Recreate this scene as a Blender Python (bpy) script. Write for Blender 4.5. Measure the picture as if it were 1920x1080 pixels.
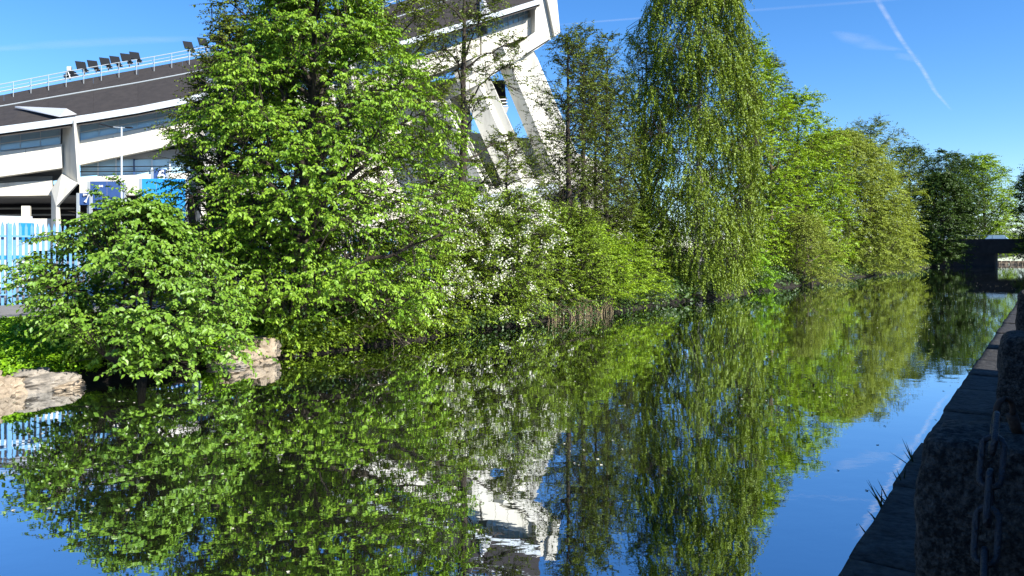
import bpy, bmesh, math, random
import numpy as np
from mathutils import Vector, Matrix, noise as mnoise

# ------------------------------------------------------------------ camera, sky, sun, exposure
scene = bpy.context.scene
for o in list(bpy.data.objects): bpy.data.objects.remove(o)
F, HOR, CAMH = 1400.0, 470.0, 2.2          # focal length (px of 1920), horizon row, eye above water
cd = bpy.data.cameras.new('camera'); cam = bpy.data.objects.new('camera', cd)
scene.collection.objects.link(cam); scene.camera = cam
cam.location = (0, 0, CAMH); cam.rotation_euler = (math.radians(90), 0, 0)
cd.sensor_width = 36; cd.lens = 36 * F / 1920; cd.shift_y = -(540 - HOR) / 1920
cd.clip_start = 0.05; cd.clip_end = 60000

SUN_EL = math.radians(38); SUN_H = (0.806, -0.591)
world = bpy.data.worlds.new('World'); scene.world = world; world.use_nodes = True
nt = world.node_tree; nt.nodes.clear()
wo = nt.nodes.new('ShaderNodeOutputWorld'); wb = nt.nodes.new('ShaderNodeBackground')
sk = nt.nodes.new('ShaderNodeTexSky'); sk.sky_type = 'NISHITA'; sk.sun_disc = False
sk.sun_elevation = SUN_EL; sk.sun_rotation = math.atan2(SUN_H[0], SUN_H[1])
sk.altitude = 200; sk.air_density = 1.0; sk.dust_density = 0.0; sk.ozone_density = 6.0
wb.inputs['Strength'].default_value = 0.094
hs_ = nt.nodes.new('ShaderNodeHueSaturation'); hs_.inputs['Saturation'].default_value = 1.2; hs_.inputs['Hue'].default_value = .505
nt.links.new(sk.outputs[0], hs_.inputs['Color']); nt.links.new(hs_.outputs[0], wb.inputs[0]); nt.links.new(wb.outputs[0], wo.inputs[0])

sl = bpy.data.lights.new('sun', 'SUN'); sl.energy = 4.8; sl.angle = math.radians(0.5); sl.color = (1.0, 0.95, 0.86)
so = bpy.data.objects.new('sun', sl); scene.collection.objects.link(so)
sdir = Vector((SUN_H[0]*math.cos(SUN_EL), SUN_H[1]*math.cos(SUN_EL), math.sin(SUN_EL)))
so.rotation_euler = sdir.to_track_quat('Z', 'Y').to_euler(); so.location = (20, -20, 30)
vs = scene.view_settings
vs.view_transform = 'Standard'; vs.look = 'None'; vs.gamma = 1; vs.use_curve_mapping = False; vs.exposure = 1.2

# ------------------------------------------------------------------ geometry helpers
C = scene.collection
rnd = random.Random(7)
TH = math.radians(35.8); SN, CS = math.sin(TH), math.cos(TH)
W = 12.8                                    # camera to far (left) bank line

def ct(c, t, z=0.0):                        # canal coordinates: c across (right +), t along
    return np.array((c*CS + t*SN, -c*SN + t*CS, z))
def px(x, y, D):                            # pixel + distance -> point
    return np.array(((x-960)/F*D, D, CAMH-(y-HOR)/F*D))
def bank(xp, off, z=0.0):                   # point seen in column xp, off metres behind the far bank line
    u = (xp-960)/F; c = -W-off
    t = c*(CS + u*SN)/(u*CS - SN)
    return ct(c, t, z)
NF = np.array((-0.453, 0.8916))             # stadium facade: inward normal, vertical plane 58 m out
def fac(x, y, k=0.0):
    D = (58.0+k)/(NF[1] + NF[0]*(x-960)/F)
    return px(x, y, D)

class MB:
    def __init__(s): s.v = []; s.f = []; s.n = 0
    def add(s, v, f):
        v = np.asarray(v, float).reshape(-1, 3); s.v.append(v)
        s.f += [tuple(int(i)+s.n for i in q) for q in f]; s.n += len(v); return s
    def box(s, c, h, ax=None):
        c = np.asarray(c, float); ax = np.eye(3) if ax is None else np.asarray(ax, float)
        v = [c + ax[0]*h[0]*a + ax[1]*h[1]*b + ax[2]*h[2]*d for d in (-1, 1) for b in (-1, 1) for a in (-1, 1)]
        return s.add(v, [(0,2,3,1),(4,5,7,6),(0,1,5,4),(2,6,7,3),(0,4,6,2),(1,3,7,5)])
    def loft(s, rings, caps=True):
        n = len(rings[0]); v = np.concatenate([np.asarray(r, float) for r in rings]); f = []
        for i in range(len(rings)-1):
            for j in range(n):
                a, b = i*n+j, i*n+(j+1) % n
                f.append((a, b, b+n, a+n))
        if caps: f += [tuple(range(n))[::-1], tuple(range((len(rings)-1)*n, len(rings)*n))]
        return s.add(v, f)
    def tube(s, p, r, sides=6, caps=False):
        p = np.asarray(p, float); r = np.broadcast_to(np.asarray(r, float), (len(p),))
        t = np.gradient(p, axis=0); t /= np.linalg.norm(t, axis=1)[:, None]+1e-9
        ref = np.array((0.31, 0.2, 0.93)) if abs(t[0, 2]) < .8 else np.array((0.93, 0.3, 0.1))
        rings = []
        for q, d, rr in zip(p, t, r):
            a = np.cross(d, ref); a /= np.linalg.norm(a)+1e-9; b = np.cross(d, a)
            rings.append([q + rr*(a*math.cos(k*2*math.pi/sides)+b*math.sin(k*2*math.pi/sides)) for k in range(sides)])
        return s.loft(rings, caps)
    def build(s, name, m, parent=None, off=None, smooth=False):
        v = np.concatenate(s.v)
        if off is not None: v = v - np.asarray(off)
        me = bpy.data.meshes.new(name); me.from_pydata(v.tolist(), [], s.f); me.update()
        if smooth: me.shade_smooth()
        return link(name, me, m, parent)

class Wood:                                  # many tapered round branches, built in one go
    def __init__(s): s.t = {}
    def tube(s, p, r, sides=5):
        p = np.asarray(p, float); s.t.setdefault((len(p), sides), []).append((p, np.broadcast_to(np.asarray(r, float), (len(p),))))
    def build(s, name, m, parent):
        V = []; Q = []; off = 0
        for (n, k), L_ in s.t.items():
            P = np.stack([a for a, _ in L_]); R = np.stack([b for _, b in L_]); N = len(P)
            T = np.gradient(P, axis=1); T /= np.linalg.norm(T, axis=-1, keepdims=True)+1e-9
            ref = np.where(np.abs(T[:, :1, 2:3]) < .8, np.array((.31, .2, .93)), np.array((.93, .3, .1)))
            A = np.cross(T, np.broadcast_to(ref, T.shape)); A /= np.linalg.norm(A, axis=-1, keepdims=True)+1e-9; B_ = np.cross(T, A)
            an = np.arange(k)*2*math.pi/k
            v = P[:, :, None] + R[:, :, None, None]*(A[:, :, None]*np.cos(an)[:, None] + B_[:, :, None]*np.sin(an)[:, None])
            V.append(v.reshape(-1, 3))
            i, j = np.meshgrid(np.arange(n-1), np.arange(k), indexing='ij'); j2 = (j+1) % k
            q = np.stack([i*k+j, i*k+j2, (i+1)*k+j2, (i+1)*k+j], -1).reshape(-1, 4)
            Q.append((q[None] + (np.arange(N)*n*k)[:, None, None]).reshape(-1, 4) + off); off += N*n*k
        V = np.concatenate(V).astype(np.float32); Q = np.concatenate(Q).astype(np.int32); me = bpy.data.meshes.new(name)
        me.vertices.add(len(V)); me.vertices.foreach_set('co', V.ravel()); me.loops.add(Q.size); me.loops.foreach_set('vertex_index', Q.ravel())
        me.polygons.add(len(Q)); me.polygons.foreach_set('loop_start', np.arange(0, Q.size, 4, dtype=np.int32))
        try: me.polygons.foreach_set('loop_total', np.full(len(Q), 4, dtype=np.int32))
        except Exception: pass
        me.polygons.foreach_set('use_smooth', np.ones(len(Q), bool)); me.update(calc_edges=True)
        return link(name, me, m, parent)

def link(name, me, m, parent=None):
    if m is not None and not me.materials: me.materials.append(m)
    o = bpy.data.objects.new(name, me); C.objects.link(o)
    if parent is not None: o.parent = parent
    return o
def fixn(o):
    bm = bmesh.new(); bm.from_mesh(o.data); bmesh.ops.recalc_face_normals(bm, faces=bm.faces); bm.to_mesh(o.data); bm.free(); return o
def bev(o, w, seg=2):
    b = o.modifiers.new('bevel', 'BEVEL'); b.width = w; b.segments = seg; b.limit_method = 'ANGLE'; return o
def tag(o, label=None, cat=None, group=None, kind=None):
    for k, v in (('label', label), ('category', cat), ('group', group), ('kind', kind)):
        if v: o[k] = v
    return o
def thing(name, loc, label, cat, group=None):
    o = bpy.data.objects.new(name, None); C.objects.link(o); o.location = [float(q) for q in loc]; o.empty_display_size = .2
    return tag(o, label, cat, group)

# ------------------------------------------------------------------ materials
def mat(name, c1, c2=None, scale=3.0, rough=.8, bump=0.0, bscale=None, spec=.3, metal=0.0, detail=6, stretch=(1, 1, 1), lo=.35, hi=.65):
    m = bpy.data.materials.new(name); m.use_nodes = True; n = m.node_tree.nodes; l = m.node_tree.links
    b = n['Principled BSDF']; b.inputs['Roughness'].default_value = rough; b.inputs['Metallic'].default_value = metal
    b.inputs['Specular IOR Level'].default_value = spec
    b.inputs['Base Color'].default_value = (*c1, 1)
    tc = n.new('ShaderNodeTexCoord'); mp = n.new('ShaderNodeMapping'); mp.inputs['Scale'].default_value = stretch
    l.new(tc.outputs['Object'], mp.inputs[0])
    if c2 is not None:
        t = n.new('ShaderNodeTexNoise'); t.inputs['Scale'].default_value = scale; t.inputs['Detail'].default_value = detail
        t.inputs['Roughness'].default_value = .65
        r = n.new('ShaderNodeValToRGB'); r.color_ramp.elements[0].color = (*c1, 1); r.color_ramp.elements[1].color = (*c2, 1)
        r.color_ramp.elements[0].position = lo; r.color_ramp.elements[1].position = hi
        l.new(mp.outputs[0], t.inputs['Vector']); l.new(t.outputs['Fac'], r.inputs[0]); l.new(r.outputs[0], b.inputs['Base Color'])
    if bump:
        t2 = n.new('ShaderNodeTexNoise'); t2.inputs['Scale'].default_value = bscale or scale*3; t2.inputs['Detail'].default_value = 8
        bp = n.new('ShaderNodeBump'); bp.inputs['Strength'].default_value = bump; bp.inputs['Distance'].default_value = .05
        l.new(mp.outputs[0], t2.inputs['Vector']); l.new(t2.outputs['Fac'], bp.inputs['Height']); l.new(bp.outputs[0], b.inputs['Normal'])
    return m

def leafmat(name, c1, c2, trans=.3, gloss=.06):
    m = bpy.data.materials.new(name); m.use_nodes = True; n = m.node_tree.nodes; l = m.node_tree.links
    n.clear(); out = n.new('ShaderNodeOutputMaterial')
    at = n.new('ShaderNodeAttribute'); at.attribute_name = 'var'
    r = n.new('ShaderNodeValToRGB'); r.color_ramp.elements[0].color = (*c1, 1); r.color_ramp.elements[1].color = (*c2, 1)
    l.new(at.outputs['Fac'], r.inputs[0])
    d = n.new('ShaderNodeBsdfDiffuse'); t = n.new('ShaderNodeBsdfTranslucent'); g = n.new('ShaderNodeBsdfGlossy')
    g.inputs['Roughness'].default_value = .45
    hs = n.new('ShaderNodeHueSaturation'); hs.inputs['Hue'].default_value = .485; hs.inputs['Saturation'].default_value = 1.1; hs.inputs['Value'].default_value = 1.15
    l.new(r.outputs[0], d.inputs[0]); l.new(r.outputs[0], hs.inputs['Color']); l.new(hs.outputs[0], t.inputs[0])
    g.inputs[0].default_value = (.8, .85, .8, 1)
    m1 = n.new('ShaderNodeMixShader'); m1.inputs[0].default_value = trans
    m2 = n.new('ShaderNodeMixShader'); m2.inputs[0].default_value = gloss
    l.new(d.outputs[0], m1.inputs[1]); l.new(t.outputs[0], m1.inputs[2]); l.new(m1.outputs[0], m2.inputs[1]); l.new(g.outputs[0], m2.inputs[2])
    l.new(m2.outputs[0], out.inputs[0]); return m

M = dict(
    concrete=mat('white_concrete', (.40, .38, .325), (.58, .56, .49), .9, .88, .15, 6, stretch=(1, 1, .18), lo=.30, hi=.5),
    concrete_grey=mat('grey_concrete', (.26, .26, .25), (.34, .335, .32), .8, .9, .05, 8),
    roofdark=mat('dark_roof', (.030, .026, .023), (.043, .037, .033), 2.2, .75, .05, 3, stretch=(1, 1, .3)),
    eave=mat('pale_eave', (.44, .49, .53), None, rough=.5),
    steel=mat('galvanised', (.34, .38, .40), None, rough=.5),
    glass=mat('sky_painted_glass', (.34, .52, .66), (.42, .60, .72), .3, .08, spec=.9),  # sky seen in the panes is put into the pale blue base colour
    mull=mat('mullion', (.55, .62, .68), None, rough=.5),
    black=mat('black_metal', (.012, .013, .015), None, rough=.5),
    blue=mat('cyan_blue_cladding', (.005, .19, .50), (.008, .21, .53), 1.2, .5, spec=.3),
    navy=mat('navy_board', (.015, .05, .16), (.02, .06, .19), 1.5, .5),
    white=mat('white_paint', (.62, .63, .64), None, rough=.5),
    hoard=mat('hoarding_panel', (.36, .40, .44), (.42, .46, .5), 1.5, .6),
    fence=mat('blue_fence_paint', (.10, .26, .46), (.14, .32, .52), 4, .45, spec=.4),
    asphalt=mat('pale_asphalt', (.14, .135, .125), (.19, .18, .17), 3, .95, .2, 60),
    soil=mat('shaded_bank_soil', (.009, .0075, .005), (.020, .016, .010), 1.5, .95, .5, 12),  # base tone darkened to carry the shade under the elm
    rock=mat('bank_rock', (.15, .118, .082), (.32, .26, .19), 2.5, .9, .7, 9),
    rockg=mat('grey_bank_rock', (.13, .118, .10), (.28, .25, .21), 3.5, .9, .7, 11),
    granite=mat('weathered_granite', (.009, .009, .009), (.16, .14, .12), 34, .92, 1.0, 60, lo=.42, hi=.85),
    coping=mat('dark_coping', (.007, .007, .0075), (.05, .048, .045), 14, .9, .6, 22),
    iron=mat('chain_iron', (.016, .018, .024), (.045, .036, .034), 22, .5, .5, 60, spec=.4, metal=.25),
    rust=mat('rusty_iron', (.03, .018, .014), (.05, .03, .02), 20, .8, .3, 50),
    bark=mat('dark_bark', (.024, .019, .014), (.062, .050, .038), 5, .95, .7, 14, stretch=(3, 3, .6)),
    barkred=mat('brown_bark', (.10, .06, .04), (.20, .13, .09), 4, .95, .6, 12, stretch=(3, 3, .6)),
    birch=mat('birch_bark', (.05, .045, .04), (.34, .325, .30), 4, .8, .3, 10, stretch=(.6, .6, 2.5), lo=.36, hi=.46),
    twig=mat('dry_twig', (.11, .085, .06), (.20, .16, .115), 6, .95),
    reed=mat('dead_reed', (.18, .14, .075), (.28, .22, .12), 6, .9),
    dark=mat('shade_dark_concrete', (.018, .019, .022), (.035, .035, .037), .8, .9, .1),  # tree shade on the bridge and dark recesses put into the base colour
    brick=mat('wall_stone', (.16, .15, .14), (.25, .23, .21), 1.2, .9, .4, 8),
)
L = dict(
    elm=leafmat('elm_leaf', (.085, .19, .012), (.24, .385, .030), 0.2, .02),
    bush=leafmat('bush_leaf', (.075, .175, .014), (.185, .315, .028), 0.18, .035),
    back=leafmat('olive_leaf', (.068, .108, .009), (.165, .215, .020), 0.15, .02),
    alder=leafmat('alder_leaf', (.062, .098, .010), (.14, .185, .024), 0.15, .02),
    birch=leafmat('birch_leaf', (.085, .14, .010), (.19, .26, .020), 0.18, .02),
    bright=leafmat('bright_leaf', (.12, .225, .010), (.265, .39, .020), 0.24, .02),
    willow=leafmat('willow_leaf', (.155, .205, .022), (.28, .345, .042), 0.2, .02),
    shrub=leafmat('shrub_leaf', (0.0896, 0.157, 0.0101), (0.213, 0.308, 0.0246), 0.2, .02),
    darkl=leafmat('dark_leaf', (.022, .05, .008), (.06, .105, .014), .22, .02),
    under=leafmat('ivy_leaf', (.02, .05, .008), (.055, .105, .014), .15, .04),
    cover=leafmat('ground_leaf', (0.101, 0.235, 0.00672), (0.224, 0.403, 0.0134), 0.2, .02),
    flower=leafmat('white_blossom', (.60, .60, .46), (.74, .74, .62), .25, 0),
    grass=leafmat('wall_grass', (.03, .06, .01), (.09, .13, .03), .2),
    fluff=leafmat('floating_fleck', (.25, .25, .16), (.6, .58, .45), .1, 0),
)

def water_mat():
    m = bpy.data.materials.new('canal_water'); m.use_nodes = True; n = m.node_tree.nodes; l = m.node_tree.links; n.clear()
    out = n.new('ShaderNodeOutputMaterial'); d = n.new('ShaderNodeBsdfDiffuse'); d.inputs[0].default_value = (.010, .012, .006, 1)
    g = n.new('ShaderNodeBsdfGlossy'); g.inputs['Roughness'].default_value = .012; g.inputs[0].default_value = (.90, .93, .97, 1)
    fr = n.new('ShaderNodeFresnel'); fr.inputs['IOR'].default_value = 1.33
    mr = n.new('ShaderNodeMapRange'); mr.inputs['From Min'].default_value = .02; mr.inputs['From Max'].default_value = .45
    mr.inputs['To Min'].default_value = .60; mr.inputs['To Max'].default_value = .94
    tc = n.new('ShaderNodeTexCoord'); mp = n.new('ShaderNodeMapping'); mp.inputs['Rotation'].default_value = (0, 0, -.35)
    mp.inputs['Scale'].default_value = (1.0, 1.35, 1)
    l.new(tc.outputs['Object'], mp.inputs[0])
    h = None
    for sc, am, det in ((1.1, .55, 2), (3.8, .16, 2), (13, .028, 1)):
        t = n.new('ShaderNodeTexNoise'); t.inputs['Scale'].default_value = sc; t.inputs['Detail'].default_value = det
        l.new(mp.outputs[0], t.inputs['Vector'])
        k = n.new('ShaderNodeMath'); k.operation = 'MULTIPLY'; k.inputs[1].default_value = am; l.new(t.outputs['Fac'], k.inputs[0])
        if h is None: h = k
        else:
            a = n.new('ShaderNodeMath'); a.operation = 'ADD'; l.new(h.outputs[0], a.inputs[0]); l.new(k.outputs[0], a.inputs[1]); h = a
    # calm and ruffled patches
    big = n.new('ShaderNodeTexNoise'); big.inputs['Scale'].default_value = .16; l.new(tc.outputs['Object'], big.inputs['Vector'])
    br = n.new('ShaderNodeMapRange'); br.inputs['From Min'].default_value = .35; br.inputs['From Max'].default_value = .65
    br.inputs['To Min'].default_value = .5; br.inputs['To Max'].default_value = 1.1; l.new(big.outputs['Fac'], br.inputs[0])
    x = n.new('ShaderNodeMath'); x.operation = 'MULTIPLY'; l.new(h.outputs[0], x.inputs[0]); l.new(br.outputs[0], x.inputs[1])
    bp = n.new('ShaderNodeBump'); bp.inputs['Strength'].default_value = 1.0; bp.inputs['Distance'].default_value = .0038
    l.new(x.outputs[0], bp.inputs['Height'])
    for q in (g, fr, d): l.new(bp.outputs[0], q.inputs['Normal'])
    mx = n.new('ShaderNodeMixShader'); l.new(fr.outputs[0], mr.inputs[0]); l.new(mr.outputs[0], mx.inputs[0])
    l.new(d.outputs[0], mx.inputs[1]); l.new(g.outputs[0], mx.inputs[2]); l.new(mx.outputs[0], out.inputs[0]); return m

# ------------------------------------------------------------------ the setting: ground, water, path
def ground_z(c, t):
    if c > -6: return .6
    o = -W - c + .12*math.sin(t*.55+.6) + .2*mnoise.noise((t*.7, 3.3, 0))
    e = 0.0
    pts = [(-40, -1.4), (-2.5, -1.3), (-.5, -.45), (0, .02), (.35, .22), (.9, .38), (1.9, .58), (3.3, .74), (4, .76), (900, .9)]
    for (a, za), (b, zb) in zip(pts, pts[1:]):
        if a <= o <= b: e = za + (zb-za)*(o-a)/(b-a); break
    else: e = -1.4 if o < 0 else .9
    if 0 < o < 6: e += .07*mnoise.noise((c*1.3, t*1.3, 0))
    return e
cs = [-900, -400, -150, -60, -30, -22] + list(np.arange(-19.5, -11.9, .28)) + [-11, -9, -5.9, -.62, -.55, 2, 10, 40, 150, 500, 900]
ts = [-400, -100, -30, -12] + list(np.arange(-6, 60, .5)) + list(range(60, 200, 4)) + [230, 300, 420, 600, 900]
v = []; f = []
for t in ts:
    for c in cs:
        z = ground_z(c, t) if c < -5.9 else (-1.4 if c < -.6 else .6)
        v.append(ct(c, t, z))
n = len(cs)
for i in range(len(ts)-1):
    for j in range(n-1): a = i*n+j; f.append((a, a+1, a+n+1, a+n))
g = MB().add(v, f).build('ground', M['soil'], smooth=False); tag(g, kind='structure', label='earth ground of the canal banks, shade put into its dark colour', cat='ground')
w = MB().add([ct(-18, -60), ct(-.6, -60), ct(-.6, 500), ct(-18, 500)], [(0, 1, 2, 3)]).build('water', water_mat())
tag(w, 'calm canal water mirroring the trees and sky', 'water', kind='structure')
def strip(name, c0, c1, t0, t1, z, m, label):
    tt = np.linspace(t0, t1, 60); v = []; f = []
    for t in tt: v += [ct(c0, t, z), ct(c1, t, z)]
    for i in range(len(tt)-1): f.append((2*i, 2*i+1, 2*i+3, 2*i+2))
    return tag(MB().add(v, f).build(name, m), label, name.replace('_', ' '), kind='structure')
strip('path', -20.2, -16.35, -20, 70, .90, M['asphalt'], 'pale asphalt path between grass bank and blue fence')
strip('yard', -140, -20.6, -60, 140, .92, M['asphalt'], 'pale asphalt yard between the fence and the stadium')

# ------------------------------------------------------------------ foliage
def unit(a): return a/(np.linalg.norm(a, axis=-1, keepdims=True)+1e-9)
UP = np.array((0, 0, 1.0))

def leaves_geo(pos, ld, nrm, size, asp):
    w = unit(np.cross(nrm, ld)); n2 = np.cross(ld, w); s = size[:, None]
    base = pos; tip = pos + ld*s - n2*s*.12
    lf = pos + ld*s*.46 + w*s*asp*.5 + n2*s*.09; rt = pos + ld*s*.46 - w*s*asp*.5 + n2*s*.09
    return np.stack([base, lf, tip, rt], 1)
def leaf_obj(name, geo, var, m, parent, off):
    N = len(geo); me = bpy.data.meshes.new(name)
    co = (geo - np.asarray(off)).reshape(-1, 3).astype(np.float32)
    b = np.arange(N)[:, None]*4
    fi = (b + np.array([[0, 1, 2, 0, 2, 3]])).reshape(-1).astype(np.int32)
    me.vertices.add(N*4); me.vertices.foreach_set('co', co.ravel())
    me.loops.add(N*6); me.loops.foreach_set('vertex_index', fi)
    me.polygons.add(N*2); me.polygons.foreach_set('loop_start', np.arange(0, N*6, 3, dtype=np.int32))
    try: me.polygons.foreach_set('loop_total', np.full(N*2, 3, dtype=np.int32))
    except Exception: pass
    a = me.attributes.new('var', 'FLOAT', 'FACE'); a.data.foreach_set('value', np.repeat(var, 2).astype(np.float32))
    me.update(calc_edges=True)
    return link(name, me, m, parent)

unit_leaf = {}
def leaf_part_mesh(m):                       # one folded, pointed leaf, shared by all leaves told apart singly
    if m.name not in unit_leaf:
        v = []; f = []
        pr = [(0, .02), (.22, .24), (.48, .31), (.76, .19), (1.0, .0)]
        for y, x in pr: v += [(-x, y, .10*abs(x)*2-.12*y*y), (0, y, -.12*y*y), (x, y, .10*abs(x)*2-.12*y*y)]
        for i in range(4): a = i*3; f += [(a, a+1, a+4, a+3), (a+1, a+2, a+5, a+4)]
        me = bpy.data.meshes.new('leaf'); me.from_pydata(v, [], f); me.materials.append(m)
        a = me.attributes.new('var', 'FLOAT', 'FACE'); a.data.foreach_set('value', [.45+.1*(i % 3) for i in range(len(f))])
        unit_leaf[m.name] = me
    return unit_leaf[m.name]

def bez(p0, p1, p2, n):
    t = np.linspace(0, 1, n)[:, None]; return (1-t)**2*p0 + 2*t*(1-t)*p1 + t*t*p2

def tree(name, label, cat, base, H, prof, leaf, bark, seed, limbs=26, z0=.15, sec=8, seclen=.38, spr=6, sprlen=.6, nl=12, ls=.12, asp=.6,
         droop=.25, hang=.35, rise=.22, arch=.12, trunk_r=.16, lean=(0, 0), weep=False, stems=1, group=None, twig_r=.006, twigs=True,
         tmin=.25, singles=0, blossom=0, limb_r=None, inner=0.0, trunk_top=.96, clump=None, fill=0, fnoise=.55, fthr=-.12, fout=.45, flat=.55, trunk_wob=.02):
    rg = np.random.default_rng(seed); base = np.asarray(base, float)
    root = thing(name, base, label, cat, group)
    prof = np.array(prof, float)
    def env(zf, az):
        rl, rr, rd = (np.interp(zf, prof[:, 0], prof[:, k]) for k in (1, 2, 3))
        a = rr if math.cos(az) > 0 else rl
        return 1/math.sqrt((math.cos(az)/max(a, .05))**2 + (math.sin(az)/max(rd, .05))**2)
    wood = Wood(); tw = Wood()
    trunks = []
    for s in range(stems):
        k = np.linspace(0, 1, 9)
        off = np.zeros(2) if stems == 1 else rg.normal(0, .35, 2)
        sp = np.zeros(2) if stems == 1 else rg.normal(0, .16, 2)*H
        ax = np.zeros((9, 3)); ax[:, 2] = k*H*(trunk_top if s == 0 else rg.uniform(.6, .9))*(1 if stems == 1 else .72)
        ax[:, 0] = off[0] + lean[0]*k**1.3 + sp[0]*k; ax[:, 1] = off[1] + lean[1]*k + sp[1]*k
        ax[:, :2] += np.cumsum(rg.normal(0, trunk_wob*H/4, (9, 2)), axis=0)*np.minimum(k*2, 1)[:, None]
        ax[0, 2] = -.25
        tr = trunk_r*(1 if s == 0 else .75)*(1-k)**.8 + .012; tr[0] *= 1.35
        wood.tube(ax, tr, 8); trunks.append((ax, tr))
    O = []; Dd = []; Ln = []; SK = []
    for i in range(limbs):
        zf = z0 + (1-z0)*((i+rg.uniform(0, 1))/limbs); zf = min(zf, .995)
        az = i*2.399963 + rg.normal(0, .35)
        ax, tr = trunks[i % stems]
        r = env(zf, az)*rg.uniform(.78, 1.05)
        zs = max(.08, zf - rise*rg.uniform(.6, 1.3)*min(1, r/ max(1e-3, prof[:, 1:3].max()) + .35))
        kk = zs*H
        p0 = np.array([np.interp(kk, ax[:, 2], ax[:, d]) for d in range(3)])
        c2 = np.array([np.interp(zf*H, ax[:, 2], ax[:, d]) for d in (0, 1)]) if stems == 1 else np.array((lean[0]*zf, lean[1]*zf))
        p2 = np.array((c2[0]+r*math.cos(az), c2[1]+r*math.sin(az), zf*H))
        Lm = np.linalg.norm(p2-p0)
        p1 = (p0+p2)/2 + UP*arch*Lm + rg.normal(0, .06*Lm, 3)
        pts = bez(p0, p1, p2, 9); pts[1:-1] += rg.normal(0, .018*Lm, (7, 3))
        SK.append(pts[2:])
        rb = (limb_r or min(np.interp(kk, ax[:, 2], tr)*.6, .02+.02*Lm)); wood.tube(pts, rb*(1-np.linspace(0, 1, 9)*.85), 5)
        for j in range(sec):
            t = tmin + (1-tmin)*((j+rg.uniform(0, 1))/sec); q = t*8; a = min(int(q), 7)
            s0 = pts[a]*(1-(q-a)) + pts[a+1]*(q-a); tg = unit(pts[a+1]-pts[a])
            sd = unit(np.cross(tg, UP)) * (1 if (j+i) % 2 else -1)
            d = unit(tg*.55 + sd*rg.uniform(.4, 1.0) + UP*rg.normal(.08, .25) + rg.normal(0, .15, 3))
            sl_ = seclen*(.5+.5*Lm/ max(1., prof[:, 1:3].max()))*rg.uniform(.6, 1.25)*(1.15-.4*t) * max(1., prof[:, 1:3].max())*.55
            e = s0 + d*sl_ - UP*droop*.25*sl_
            sp_ = bez(s0, (s0+e)/2+UP*.08*sl_, e, 5)
            SK.append(sp_[1:])
            tw.tube(sp_[::2], np.linspace(max(rb*.35, .006), .004, 3), 3)
            for m_ in range(spr):
                u = (m_+rg.uniform(0, 1))/spr; q2 = u*4; b2 = min(int(q2), 3)
                so_ = sp_[b2]*(1-(q2-b2))+sp_[b2+1]*(q2-b2)
                if clump is not None and mnoise.noise(Vector(so_*np.array((1, 1, 1.7))*fnoise+seed)) < clump: continue
                tg2 = unit(sp_[b2+1]-sp_[b2])
                if weep: dd = unit(tg2*.45 + rg.normal(0, .28, 3) - UP*1.0)
                else:
                    sd2 = unit(np.cross(tg2, UP))*(1 if m_ % 2 else -1)
                    dd = unit(tg2*.8 + sd2*rg.uniform(.2, .9) + UP*rg.normal(.05, .22) + rg.normal(0, .12, 3))
                ln = sprlen*rg.uniform(.35, 1.35)
                if weep: ln = min(ln, max(.25, so_[2]+base[2]-.12))
                O.append(so_); Dd.append(dd); Ln.append(ln)
    if fill:                                 # further shoots through the crown volume, each carried by the nearest branch
        SKp = np.concatenate(SK); got = 0; tries = 0
        while got < fill and tries < fill*6:
            tries += 1
            zf = z0*.4 + (1-z0*.4)*rg.uniform(0, 1); az = rg.uniform(0, 2*math.pi); R_ = env(zf, az); rr_ = R_*rg.uniform(.12, 1)**fout*1.02
            ax = trunks[0][0]
            cx = np.interp(zf*H, ax[:, 2], ax[:, 0]); cy = np.interp(zf*H, ax[:, 2], ax[:, 1])
            p = np.array((cx+rr_*math.cos(az), cy+rr_*math.sin(az), zf*H))
            if mnoise.noise(Vector(p*np.array((1, 1, 1.7))*fnoise+seed)) < fthr + rg.normal(0, .08): continue
            k_ = SKp[np.argmin(np.sum((SKp-p)**2, 1))]; dk = np.linalg.norm(p-k_)
            if dk > .05: tw.tube([k_, p], (.009, .005), 3)
            od = np.array((math.cos(az), math.sin(az), 0))
            if weep: dd = unit(rg.normal(0, .22, 3) + od*.15 - UP)
            else: dd = unit(od*.7 + rg.normal(0, .55, 3)*np.array((1, 1, .6)) + UP*.12)
            ln = sprlen*rg.uniform(.6, 1.3)
            if weep: ln = min(ln, max(.25, p[2]+base[2]-.12))
            O.append(p); Dd.append(dd); Ln.append(ln); got += 1
    O = np.array(O); Dd = np.array(Dd); Ln = np.array(Ln); N = len(O)
    if twigs:
        for o_, d_, l_ in zip(O, Dd, Ln):
            tw.tube((o_, o_ + d_*l_ - UP*droop*l_*.8), (twig_r, twig_r*.4), 3)
    wood.build('trunk', bark, root); tw.build('twigs', M['bark'], root)['kind'] = 'stuff'
    s = (np.arange(nl)+.6)[None]/nl + rg.uniform(-.3, .3, (N, nl))/nl
    pos = O[:, None] + Dd[:, None]*(Ln[:, None]*s)[..., None] - UP*(droop*Ln[:, None]*s*s)[..., None]
    T = unit(Dd[:, None] - UP*(2*droop*s)[..., None])
    side = unit(np.cross(T, UP + rg.normal(0, .15, (N, 1, 3)))); sg = np.where(np.arange(nl) % 2, 1., -1.)[None, :, None]
    ld = unit(T*flat + side*sg*.85 - UP*hang + rg.normal(0, .28, (N, nl, 3)))
    outw = unit(pos*np.array((1, 1, 0)))
    nr = UP*.75 + outw*.35 + rg.normal(0, .42, (N, nl, 3)); nr = unit(nr - ld*np.sum(nr*ld, -1, keepdims=True))
    size = ls*rg.uniform(.6, 1.2, (N, nl))*(1-.25*np.abs(s-.5))
    pos = pos.reshape(-1, 3) + base; ld = ld.reshape(-1, 3); nr = nr.reshape(-1, 3); size = size.ravel()
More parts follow.
